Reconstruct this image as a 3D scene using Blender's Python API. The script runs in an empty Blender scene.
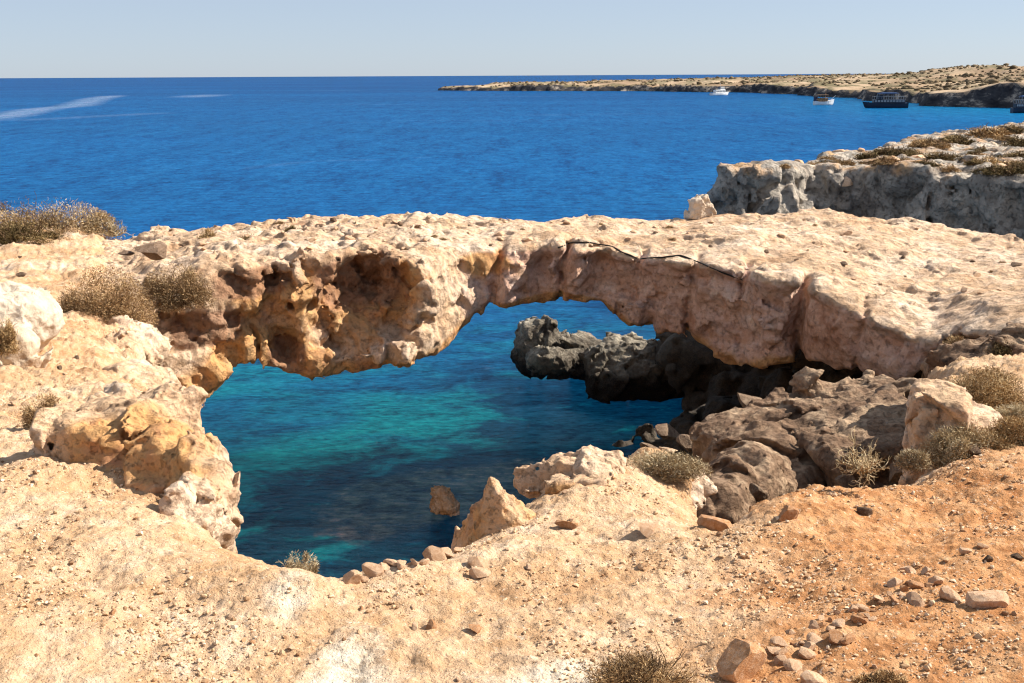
import bpy, bmesh, math, random
import numpy as np
from mathutils import Vector, Matrix

C = bpy.context.scene.collection
RAD = math.radians
# ------------------------------------------------------------------ camera
F_PX, W, H = 1098.0, 1024, 683
CAM_Z, PITCH, ROLL = 10.0, RAD(13.62), RAD(0.30)
cd = bpy.data.cameras.new('camera'); cam = bpy.data.objects.new('camera', cd); C.objects.link(cam)
cd.sensor_width = 36.0; cd.lens = 36.0 * F_PX / W
cd.clip_start = 0.05; cd.clip_end = 200000
RM = Matrix.Rotation(math.pi / 2 - PITCH, 3, 'X') @ Matrix.Rotation(-ROLL, 3, 'Z')
cam.location = (0, 0, CAM_Z); cam.rotation_euler = RM.to_euler()
bpy.context.scene.camera = cam
# ------------------------------------------------------------------ sky and sun
SUN_EL, SUN_AZ = RAD(40), RAD(13)        # azimuth measured from +X towards +Y
sun_dir = Vector((math.cos(SUN_EL) * math.cos(SUN_AZ), math.cos(SUN_EL) * math.sin(SUN_AZ), math.sin(SUN_EL)))
sl = bpy.data.lights.new('sun', 'SUN'); sl.energy = 5.0; sl.angle = RAD(0.5); sl.color = (1.0, 0.93, 0.83)
so = bpy.data.objects.new('sun', sl); C.objects.link(so)
so.rotation_euler = (-sun_dir).to_track_quat('-Z', 'Y').to_euler()
wd = bpy.data.worlds.new('World'); bpy.context.scene.world = wd; wd.use_nodes = True
wn = wd.node_tree; bg = wn.nodes['Background']
sky = wn.nodes.new('ShaderNodeTexSky'); sky.sky_type = 'NISHITA'; sky.sun_disc = False
sky.sun_elevation = SUN_EL; sky.sun_rotation = math.pi / 2 - SUN_AZ
sky.air_density = 0.7; sky.dust_density = 0.3; sky.ozone_density = 3.0; sky.altitude = 0
hz = wn.nodes.new('ShaderNodeMix'); hz.data_type = 'RGBA'; hz.inputs[0].default_value = 0.62; hz.inputs[7].default_value = (4.7, 5.4, 6.6, 1)   # thin even haze veil over the blue
wn.links.new(sky.outputs[0], hz.inputs[6]); wn.links.new(hz.outputs[2], bg.inputs[0]); bg.inputs[1].default_value = 0.058
vs = bpy.context.scene.view_settings
bpy.context.scene.cycles.use_denoising = True; bpy.context.scene.cycles.denoising_prefilter = 'ACCURATE'; bpy.context.scene.cycles.denoising_input_passes = 'RGB_ALBEDO_NORMAL'; bpy.context.scene.cycles.filter_width = 1.2
vs.view_transform = 'Standard'; vs.look = 'None'; vs.exposure = 1.03; vs.gamma = 1.0; vs.use_curve_mapping = False

# ------------------------------------------------------------------ maths helpers
def ray(px, py):
    return RM @ Vector(((px - W / 2) / F_PX, (H / 2 - py) / F_PX, -1.0))
def at(px, py, D):                        # the point of that pixel's ray at depth y = D
    d = ray(px, py); return Vector((0, 0, CAM_Z)) + d * (D / d.y)
def at_z(px, py, z=0.0):
    d = ray(px, py); return Vector((0, 0, CAM_Z)) + d * ((z - CAM_Z) / d.z)

_rng = np.random.RandomState(7)
_perm = np.concatenate([_rng.permutation(512)] * 3).astype(np.int32)
_grad = _rng.normal(size=(512, 3)).astype(np.float32); _grad /= np.linalg.norm(_grad, axis=1, keepdims=True)
def perlin(x, y, z):
    x = np.asarray(x, np.float32); y = np.asarray(y, np.float32); z = np.asarray(z, np.float32)
    xi = np.floor(x).astype(np.int32); yi = np.floor(y).astype(np.int32); zi = np.floor(z).astype(np.int32)
    xf, yf, zf = x - xi, y - yi, z - zi
    u = xf * xf * xf * (xf * (xf * 6 - 15) + 10); v = yf * yf * yf * (yf * (yf * 6 - 15) + 10); w = zf * zf * zf * (zf * (zf * 6 - 15) + 10)
    xi &= 511; yi &= 511; zi &= 511
    def g(dx, dy, dz):
        h = _perm[_perm[_perm[xi + dx] + yi + dy] + zi + dz]
        q = _grad[h]; return q[..., 0] * (xf - dx) + q[..., 1] * (yf - dy) + q[..., 2] * (zf - dz)
    def lerp(a, b, t): return a + t * (b - a)
    a = lerp(lerp(g(0, 0, 0), g(1, 0, 0), u), lerp(g(0, 1, 0), g(1, 1, 0), u), v)
    b = lerp(lerp(g(0, 0, 1), g(1, 0, 1), u), lerp(g(0, 1, 1), g(1, 1, 1), u), v)
    return lerp(a, b, w) * 1.5
def fbm(x, y, z, f=1.0, oct=4, gain=0.5, seed=0.0, ridge=False):
    s = 0; a = 1.0
    for i in range(oct):
        n = perlin(x * f + seed + i * 17.3, y * f + seed * 1.7 + i * 9.1, z * f - seed + i * 4.7)
        if ridge: n = 0.5 - np.abs(n) * 1.6
        s = s + a * n; a *= gain; f *= 2.03
    return s
def worley(x, y, z, f=1.0, seed=0):
    x = x * f; y = y * f; z = z * f
    xi = np.floor(x).astype(np.int32); yi = np.floor(y).astype(np.int32); zi = np.floor(z).astype(np.int32)
    f1 = np.full(x.shape, 9.0, np.float32); f2 = f1.copy(); cid = np.zeros(x.shape, np.int32)
    for dx in (-1, 0, 1):
        for dy in (-1, 0, 1):
            for dz in (-1, 0, 1):
                if dx * dy * dz: continue
                cx, cy, cz = xi + dx, yi + dy, zi + dz
                h = _perm[_perm[_perm[(cx + seed) & 511] + (cy & 511)] + (cz & 511)]
                q = _grad[h] * 0.5
                d = np.sqrt((cx + .5 + q[..., 0] - x) ** 2 + (cy + .5 + q[..., 1] - y) ** 2 + (cz + .5 + q[..., 2] - z) ** 2)
                m = d < f1
                f2 = np.where(m, f1, np.minimum(f2, d)); cid = np.where(m, h, cid); f1 = np.where(m, d, f1)
    return f1, f2, cid
def facets(x, y, z, f=1.0, seed=0, tilt=.45, step=.12):
    """Broken-block relief: each cell is a randomly tilted, randomly offset plane."""
    x = x * f; y = y * f; z = z * f
    xi = np.floor(x).astype(np.int32); yi = np.floor(y).astype(np.int32); zi = np.floor(z).astype(np.int32)
    f1 = np.full(x.shape, 9.0, np.float32); r = np.zeros(x.shape, np.float32)
    for dx in (-1, 0, 1):
        for dy in (-1, 0, 1):
            for dz in (-1, 0, 1):
                if dx * dy * dz: continue
                cx, cy, cz = xi + dx, yi + dy, zi + dz
                h = _perm[_perm[_perm[(cx + seed) & 511] + (cy & 511)] + (cz & 511)]
                q = _grad[h] * 0.5
                ax, ay, az = cx + .5 + q[..., 0] - x, cy + .5 + q[..., 1] - y, cz + .5 + q[..., 2] - z
                d = ax * ax + ay * ay + az * az
                g = _grad[(h * 7 + 3) & 511]
                v = (ax * g[..., 0] + ay * g[..., 1] + az * g[..., 2]) * tilt + ((h % 16) / 16. - .5) * step * 2
                m = d < f1
                r = np.where(m, v, r); f1 = np.where(m, d, f1)
    return r / f
def smin(a, b, k):
    h = np.clip(0.5 + 0.5 * (b - a) / k, 0, 1); return b + (a - b) * h - k * h * (1 - h)
def smax(a, b, k): return -smin(-a, -b, k)
def sstep(a, b, t):
    t = np.clip((t - a) / (b - a), 0, 1); return t * t * (3 - 2 * t)
def ellipsoid(x, y, z, c, r, rotz=0.0, tilt=0.0):
    """Approximate distance; tilt turns about the local Y axis (long axis dips), rotz about Z."""
    X, Y, Z = x - c[0], y - c[1], z - c[2]
    cs, sn = math.cos(rotz), math.sin(rotz); X, Y = X * cs + Y * sn, -X * sn + Y * cs
    cs, sn = math.cos(tilt), math.sin(tilt); X, Z = X * cs + Z * sn, -X * sn + Z * cs
    k0 = np.sqrt((X / r[0]) ** 2 + (Y / r[1]) ** 2 + (Z / r[2]) ** 2)
    return (k0 - 1.0) * min(r) * 0.5 + (k0 - 1.0) * 0.5 * np.minimum(min(r) * 2, np.sqrt(X * X + Y * Y + Z * Z) / np.maximum(k0, .2))
def rbox(x, y, z, c, r, rotz=0.0, tilt=0.0, rnd=0.1):
    X, Y, Z = x - c[0], y - c[1], z - c[2]
    cs, sn = math.cos(rotz), math.sin(rotz); X, Y = X * cs + Y * sn, -X * sn + Y * cs
    cs, sn = math.cos(tilt), math.sin(tilt); X, Z = X * cs + Z * sn, -X * sn + Z * cs
    qx, qy, qz = np.abs(X) - r[0] + rnd, np.abs(Y) - r[1] + rnd, np.abs(Z) - r[2] + rnd
    return np.sqrt(np.maximum(qx, 0) ** 2 + np.maximum(qy, 0) ** 2 + np.maximum(qz, 0) ** 2) + np.minimum(np.maximum(qx, np.maximum(qy, qz)), 0) - rnd
def capsule(x, y, z, a, b, ra, rb):
    ab = np.array(b) - np.array(a); L = float(ab @ ab)
    t = np.clip(((x - a[0]) * ab[0] + (y - a[1]) * ab[1] + (z - a[2]) * ab[2]) / L, 0, 1)
    return np.sqrt((x - a[0] - t * ab[0]) ** 2 + (y - a[1] - t * ab[1]) ** 2 + (z - a[2] - t * ab[2]) ** 2) - (ra + t * (rb - ra))

def planes(x, y, z, c, r, ns):
    """Convex body from planes (n, d) about c; r is only its extent."""
    d = None
    for n, o in ns:
        n = np.array(n, float); n /= np.linalg.norm(n)
        e = (x - c[0]) * n[0] + (y - c[1]) * n[1] + (z - c[2]) * n[2] - o; d = e if d is None else np.maximum(d, e)
    return d
# ------------------------------------------------------------------ object helpers
def mesh_np(name, V, Fq, smooth=True):
    me = bpy.data.meshes.new(name); V = np.ascontiguousarray(V, np.float32); Fq = np.ascontiguousarray(Fq, np.int32)
    n = Fq.shape[1]
    me.vertices.add(len(V)); me.vertices.foreach_set('co', V.ravel())
    me.loops.add(Fq.size); me.loops.foreach_set('vertex_index', Fq.ravel())
    me.polygons.add(len(Fq)); me.polygons.foreach_set('loop_start', np.arange(0, Fq.size, n, dtype=np.int32))
    me.polygons.foreach_set('use_smooth', np.full(len(Fq), smooth))
    me.update(calc_edges=True); return me
def attr(me, name, vals):
    a = me.attributes.new(name, 'FLOAT', 'POINT'); a.data.foreach_set('value', np.ascontiguousarray(vals, np.float32))
def link(name, me, mat=None, parent=None, loc=None):
    o = bpy.data.objects.new(name, me); C.objects.link(o)
    if mat is not None and me is not None and len(me.materials) == 0: me.materials.append(mat)
    if parent is not None: o.parent = parent
    if loc is not None: o.location = loc
    return o
def tag(o, label=None, cat=None, group=None, kind=None):
    if label: o['label'] = label
    if cat: o['category'] = cat
    if group: o['group'] = group
    if kind: o['kind'] = kind
    return o
def thing(name, label, cat, loc=(0, 0, 0), rotz=0.0, group=None):
    o = bpy.data.objects.new(name, None); C.objects.link(o); o.location = loc; o.rotation_euler = (0, 0, rotz)
    o.empty_display_size = 0.2
    return tag(o, label, cat, group)

def surface_nets(D, org, res):
    """Dual surface of the zero level of D (negative inside)."""
    S = D < 0
    nx, ny, nz = D.shape
    cnt = np.zeros((nx - 1, ny - 1, nz - 1), np.uint8)
    for dx in (0, 1):
        for dy in (0, 1):
            for dz in (0, 1):
                cnt += S[dx:nx - 1 + dx, dy:ny - 1 + dy, dz:nz - 1 + dz]
    act = (cnt > 0) & (cnt < 8)
    I, J, K = np.nonzero(act)
    idx = np.full(act.shape, -1, np.int32); idx[I, J, K] = np.arange(len(I))
    P = np.zeros((len(I), 3), np.float32); n = np.zeros(len(I), np.float32)
    corners = [(0, 0, 0), (1, 0, 0), (0, 1, 0), (1, 1, 0), (0, 0, 1), (1, 0, 1), (0, 1, 1), (1, 1, 1)]
    val = {c: D[I + c[0], J + c[1], K + c[2]] for c in corners}
    for a in corners:
        for ax in range(3):
            if a[ax] == 0:
                b = list(a); b[ax] = 1; b = tuple(b)
                va, vb = val[a], val[b]; m = (va < 0) != (vb < 0)
                t = np.where(m, va / np.where(m, va - vb, 1), 0)
                for k in range(3):
                    P[:, k] += np.where(m, a[k] + (t if k == ax else 0), 0)
                n += m
    P = P / n[:, None] + np.stack([I, J, K], 1)
    V = P * res + np.array(org, np.float32)
    quads = []
    for ax in range(3):
        sl0 = [slice(1, -1)] * 3; sl1 = [slice(1, -1)] * 3
        sl0[ax] = slice(0, -1); sl1[ax] = slice(1, None)
        A = S[tuple(sl0)]; B = S[tuple(sl1)]
        e = np.nonzero(A != B)
        flip = A[e]
        g = [e[0] + (0 if ax == 0 else 1), e[1] + (0 if ax == 1 else 1), e[2] + (0 if ax == 2 else 1)]
        o1, o2 = [(1, 2), (2, 0), (0, 1)][ax]
        def cell(d1, d2):
            q = [g[0].copy(), g[1].copy(), g[2].copy()]; q[o1] -= d1; q[o2] -= d2; return idx[q[0], q[1], q[2]]
        Q = np.stack([cell(1, 1), cell(0, 1), cell(0, 0), cell(1, 0)], 1)
        Q[~flip] = Q[~flip][:, ::-1]
        quads.append(Q)
    Q = np.concatenate(quads); Q = Q[(Q >= 0).all(1)]
    return V, Q
def sdf_mesh(name, lo, hi, res, base, noise=None, band=0.8, colour=None):
    lo = np.array(lo, float); hi = np.array(hi, float); n = np.ceil((hi - lo) / res).astype(int) + 1
    ax = [(lo[i] + np.arange(n[i]) * res).astype(np.float32) for i in range(3)]
    X, Y, Z = np.meshgrid(*ax, indexing='ij')
    D = base(X, Y, Z).astype(np.float32)
    if noise is not None:
        m = np.abs(D) < band
        D[m] += noise(X[m], Y[m], Z[m]).astype(np.float32)
    for a in range(3):
        s = [slice(None)] * 3
        for e in (0, -1):
            s[a] = e; D[tuple(s)] = np.maximum(D[tuple(s)], res * .5)
    V, Q = surface_nets(D, lo, res)
    lab = np.arange(len(V)); e = np.concatenate([Q[:, :2], Q[:, 1:3], Q[:, 2:]])
    for _ in range(60):
        old = lab.copy(); m = np.minimum(lab[e[:, 0]], lab[e[:, 1]])
        np.minimum.at(lab, e[:, 0], m); np.minimum.at(lab, e[:, 1], m); lab = lab[lab]
        if (lab == old).all(): break
    cn = np.bincount(lab, minlength=len(V)); ok = cn[lab] > max(60, .02 * len(V))
    Q = Q[ok[Q].all(1)]; used = np.unique(Q); re = np.zeros(len(V), np.int64); re[used] = np.arange(len(used)); V = V[used]; Q = re[Q]
    me = mesh_np(name, V, Q)
    if colour is not None:
        for k, f in colour.items(): attr(me, k, f(V[:, 0], V[:, 1], V[:, 2]))
    return me

# ------------------------------------------------------------------ material helpers
class NT:
    def __init__(s, name):
        s.m = bpy.data.materials.new(name); s.m.use_nodes = True; s.t = s.m.node_tree; s.t.nodes.clear()
        s.out = s.t.nodes.new('ShaderNodeOutputMaterial')
    def n(s, typ, props=None, **inp):
        nd = s.t.nodes.new('ShaderNode' + typ)
        for k, v in (props or {}).items(): setattr(nd, k, v)
        for k, v in inp.items():
            key = int(k[1:]) if k[0] == '_' and k[1:].isdigit() else k.replace('_', ' ')
            if hasattr(v, 'links') or isinstance(v, bpy.types.NodeSocket): s.t.links.new(v, nd.inputs[key])
            else: nd.inputs[key].default_value = v
        return nd
    def pos(s): return s.n('NewGeometry').outputs['Position']
    def obj(s): return s.n('TexCoord').outputs['Object']
    def scale(s, vec, sc):
        return s.n('Mapping', None, Vector=vec, Scale=sc).outputs[0]
    def noise(s, vec, scale, detail=6, rough=0.55, dist=0.0):
        return s.n('TexNoise', None, Vector=vec, Scale=scale, Detail=detail, Roughness=rough, Distortion=dist).outputs[0]
    def voro(s, vec, scale, feature='F1', out='Distance'):
        return s.n('TexVoronoi', {'feature': feature}, Vector=vec, Scale=scale).outputs[out]
    def ramp(s, fac, stops):
        nd = s.n('ValToRGB', None, Fac=fac); e = nd.color_ramp.elements
        while len(e) < len(stops): e.new(0.5)
        for el, (p, c) in zip(e, stops):
            el.position = p; el.color = (c, c, c, 1) if isinstance(c, (int, float)) else (*c, 1)
        return nd.outputs[0]
    def mix(s, fac, a, b, mode='MIX'):
        nd = s.t.nodes.new('ShaderNodeMix'); nd.data_type = 'RGBA'; nd.blend_type = mode
        for sock, v in ((nd.inputs[0], fac), (nd.inputs[6], a), (nd.inputs[7], b)):
            if isinstance(v, bpy.types.NodeSocket): s.t.links.new(v, sock)
            else: sock.default_value = v if isinstance(v, (int, float)) else (*v, 1)
        return nd.outputs[2]
    def math(s, op, a, b=0.0, clamp=False):
        return s.n('Math', {'operation': op, 'use_clamp': clamp}, _0=a, _1=b).outputs[0]
    def at(s, name): return s.n('Attribute', {'attribute_name': name}).outputs['Fac']
    def bump(s, h, strength, dist, normal=None):
        kw = dict(Height=h, Strength=strength, Distance=dist)
        if normal is not None: kw['Normal'] = normal
        return s.n('Bump', None, **kw).outputs[0]
    def surf(s, col, rough=0.9, normal=None, spec=0.2, **kw):
        p = s.n('BsdfPrincipled', None, Base_Color=col if isinstance(col, bpy.types.NodeSocket) else (*col, 1), Roughness=rough, **kw)
        p.inputs['Specular IOR Level'].default_value = spec
        if normal is not None: s.t.links.new(normal, p.inputs['Normal'])
        s.t.links.new(p.outputs[0], s.out.inputs[0]); return s.m

CREAM, PALE, TAN = (.60, .40, .245), (.74, .57, .42), (.44, .255, .14)
OCHRE, RUST, PINK = (.60, .31, .115), (.44, .20, .095), (.50, .33, .24)
GREYR, DKGREY = (.27, .24, .20), (.10, .085, .07)

def rock_mat(name, stops, sc=1.0, face=None, wet_shade=False, pits=(.16, .11, .075), pit_amt=.5, ochre=None, bump=1.0, grey_attr=None, use_pos=True, rnd=False):
    k = NT(name); P = k.pos() if use_pos else k.obj()
    n1 = k.noise(P, .55 * sc, 8, .62, .4)
    n2 = k.noise(P, 2.6 * sc, 8, .65, .3)
    col = k.ramp(k.math('ADD', k.math('MULTIPLY', n1, .6), k.math('MULTIPLY', n2, .4)), stops)
    streak = k.noise(k.scale(P, (1.6 * sc, 1.6 * sc, .35 * sc)), 1.0, 6, .6, .3)
    col = k.mix(k.ramp(streak, [(.48, 0.0), (.66, .55)]), col, k.mix(.5, col, PINK, 'MULTIPLY'))
    if face:
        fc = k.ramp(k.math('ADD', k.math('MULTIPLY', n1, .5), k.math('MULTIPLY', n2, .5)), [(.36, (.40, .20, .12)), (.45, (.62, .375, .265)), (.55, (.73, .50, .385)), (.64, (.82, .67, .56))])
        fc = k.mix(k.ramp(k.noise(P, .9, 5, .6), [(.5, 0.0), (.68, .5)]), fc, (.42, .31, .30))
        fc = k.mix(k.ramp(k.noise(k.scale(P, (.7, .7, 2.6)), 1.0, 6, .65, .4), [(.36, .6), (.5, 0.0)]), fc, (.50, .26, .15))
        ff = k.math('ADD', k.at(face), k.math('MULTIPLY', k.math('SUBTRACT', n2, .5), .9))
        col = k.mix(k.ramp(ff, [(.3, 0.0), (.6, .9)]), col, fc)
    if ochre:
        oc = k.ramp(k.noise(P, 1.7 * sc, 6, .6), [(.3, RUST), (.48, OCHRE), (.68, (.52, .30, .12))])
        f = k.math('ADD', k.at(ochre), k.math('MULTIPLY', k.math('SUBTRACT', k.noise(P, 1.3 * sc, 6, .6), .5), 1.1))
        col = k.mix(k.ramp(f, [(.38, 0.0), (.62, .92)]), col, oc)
        if face: col = k.mix(k.ramp(k.math('ADD', k.at('rust_shade'), k.math('MULTIPLY', k.math('SUBTRACT', n2, .5), .8)), [(.35, 0.0), (.65, .85)]), col, k.ramp(n2, [(.35, (.17, .08, .045)), (.6, (.34, .18, .105))]))  # rust-brown plus the shade of the hollows, painted into the colour
    if grey_attr:
        f = k.math('ADD', k.at(grey_attr), k.math('MULTIPLY', k.math('SUBTRACT', k.noise(P, 3.0 * sc, 6, .65), .5), 1.3))
        col = k.mix(k.ramp(f, [(.4, 0.0), (.7, .8)]), col, k.mix(.4, GREYR, col))
    if wet_shade:
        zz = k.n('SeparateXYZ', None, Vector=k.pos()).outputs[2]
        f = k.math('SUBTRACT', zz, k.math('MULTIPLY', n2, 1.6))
        col = k.mix(k.ramp(f, [(.0, 1.0), (.45, 0.0)]), col, (.018, .016, .014))  # shade of the lower sides painted black, together with the wet foot
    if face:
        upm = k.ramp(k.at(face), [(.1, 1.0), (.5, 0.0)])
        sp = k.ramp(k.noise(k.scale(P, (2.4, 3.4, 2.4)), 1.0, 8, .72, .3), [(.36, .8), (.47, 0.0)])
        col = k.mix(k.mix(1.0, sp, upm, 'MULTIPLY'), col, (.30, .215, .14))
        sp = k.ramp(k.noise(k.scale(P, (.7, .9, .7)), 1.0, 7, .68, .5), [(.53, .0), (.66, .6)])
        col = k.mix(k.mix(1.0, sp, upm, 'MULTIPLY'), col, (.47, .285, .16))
    fine = k.noise(P, 9 * sc, 6, .7)
    pit = k.ramp(fine, [(.31, 1.0), (.42, 0.0)])
    pit = k.mix(k.ramp(k.noise(P, 1.6 * sc, 4, .6, .5), [(.46, 0.0), (.62, 1.0)]), (0, 0, 0), pit)
    pit_amt *= .8
    col = k.mix(k.math('MULTIPLY', pit, pit_amt), col, pits)
    col = k.mix(k.ramp(k.noise(P, 26 * sc, 4, .6), [(.4, .16), (.6, 0.0)]), col, (.24, .16, .10))
    if rnd:
        r = k.n('ObjectInfo').outputs['Random']
        col = k.mix(1.0, col, k.ramp(r, [(0, (.84, .78, .72)), (.5, (1., .95, .9)), (1, (1.15, 1.12, 1.08))]), 'MULTIPLY')
    h = k.math('ADD', k.math('MULTIPLY', k.noise(P, 3.2 * sc, 10, .66, .2), 1.0), k.math('MULTIPLY', k.voro(P, 5.5 * sc), .35))
    h = k.math('ADD', h, k.math('MULTIPLY', k.ramp(fine, [(.32, 0.0), (.46, 1.0)]), .12))
    nrm = k.bump(h, .9 * bump, .15 / sc)
    nrm = k.bump(k.noise(P, 18 * sc, 7, .75), .6 * bump, .02 / sc, nrm)
    return k.surf(col, .92, nrm, .15)

M = {}
M['arch'] = rock_mat('arch_limestone', [(.34, TAN), (.43, CREAM), (.52, (.66, .475, .325)), (.60, PALE)], 1.0, face='face', ochre='ochre', grey_attr='grey', pit_amt=.6)
M['cliff'] = rock_mat('cliff_limestone', [(.30, (.36, .25, .15)), (.45, CREAM), (.6, PALE)], 2.0, ochre='ochre', pit_amt=.5)
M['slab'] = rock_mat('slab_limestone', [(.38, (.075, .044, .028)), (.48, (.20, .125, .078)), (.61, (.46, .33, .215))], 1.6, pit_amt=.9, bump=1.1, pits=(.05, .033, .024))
M['wet_shade'] = rock_mat('wet_limestone', [(.30, (.025, .022, .02)), (.5, (.06, .052, .042)), (.68, (.13, .11, .085))], 1.0, pits=(.02, .018, .015), pit_amt=.6)
M['searock'] = rock_mat('sea_rock_limestone', [(.36, (.03, .026, .022)), (.48, (.155, .135, .105)), (.62, (.46, .41, .32))], 1.3, pits=(.03, .026, .02), pit_amt=.9, bump=1.3, wet_shade=True)
M['head'] = rock_mat('headland_limestone', [(.37, (.18, .16, .14)), (.46, (.37, .33, .28)), (.58, (.58, .51, .42))], .6, pit_amt=.8, bump=1.3, ochre='ochre')
M['stone'] = rock_mat('stone_limestone', [(.28, (.46, .26, .145)), (.46, (.64, .42, .265)), (.64, (.76, .58, .42))], 7.0, pit_amt=.3, use_pos=False, rnd=True, bump=.7)
M['redstone'] = rock_mat('red_stone', [(.28, (.36, .15, .065)), (.46, (.50, .26, .12)), (.64, (.62, .42, .28))], 7.0, pit_amt=.3, use_pos=False, rnd=True, bump=.7)
M['brownstone'] = rock_mat('brown_stone', [(.28, (.14, .09, .06)), (.46, (.24, .155, .10)), (.64, (.34, .24, .17))], 3.0, pit_amt=.4, use_pos=False)
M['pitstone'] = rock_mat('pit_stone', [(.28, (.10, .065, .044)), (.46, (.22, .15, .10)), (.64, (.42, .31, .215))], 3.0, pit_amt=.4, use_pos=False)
M['white'] = rock_mat('white_limestone', [(.28, (.42, .30, .19)), (.46, (.56, .445, .325)), (.64, (.66, .56, .445))], 1.4, pit_amt=.15, bump=.6)

def ground_mat():
    k = NT('sandy_soil'); P = k.pos()
    n1 = k.noise(P, .7, 8, .6, .3); n2 = k.noise(P, 5.0, 8, .68)
    a = k.ramp(k.math('ADD', k.math('MULTIPLY', n1, .55), k.math('MULTIPLY', n2, .45)), [(.36, (.36, .195, .095)), (.46, (.49, .30, .16)), (.56, (.58, .395, .245)), (.66, (.70, .545, .395))])
    b = k.ramp(n2, [(.34, (.30, .125, .045)), (.5, (.46, .225, .095)), (.66, (.56, .33, .17))])
    c = k.ramp(n2, [(.34, (.60, .46, .32)), (.5, (.74, .64, .50)), (.66, (.80, .73, .62))])
    wob = k.math('MULTIPLY', k.math('SUBTRACT', k.noise(P, 1.6, 8, .65), .5), 1.2)
    col = k.mix(k.ramp(k.math('ADD', k.at('soil'), wob), [(.3, 0.0), (.75, 1.0)]), a, b)
    col = k.mix(k.ramp(k.math('ADD', k.at('white'), wob), [(.35, 0.0), (.7, .9)]), col, c)
    sp = k.noise(P, 60, 4, .7)
    col = k.mix(k.ramp(sp, [(.33, .55), (.42, 0.0)]), col, (.20, .12, .065))
    col = k.mix(k.ramp(k.noise(P, 34, 4, .6), [(.60, 0.0), (.68, .5)]), col, (.80, .70, .55))
    blot = k.noise(P, 11, 6, .7)
    col = k.mix(k.ramp(blot, [(.34, .45), (.46, 0.0)]), col, (.30, .17, .085))
    v = k.voro(P, 30); v2 = k.voro(P, 75)
    h = k.math('ADD', k.math('MULTIPLY', k.noise(P, 9, 10, .72), 1.0), k.math('MULTIPLY', k.ramp(v, [(.0, 1.0), (.45, 0.0)]), .25))
    nrm = k.bump(h, .75, .045)
    nrm = k.bump(k.math('ADD', k.ramp(v2, [(0, 1.0), (.5, 0.0)]), k.noise(P, 90, 5, .75)), .6, .008, nrm)
    return k.surf(col, .95, nrm, .1)
M['ground'] = ground_mat()

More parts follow.
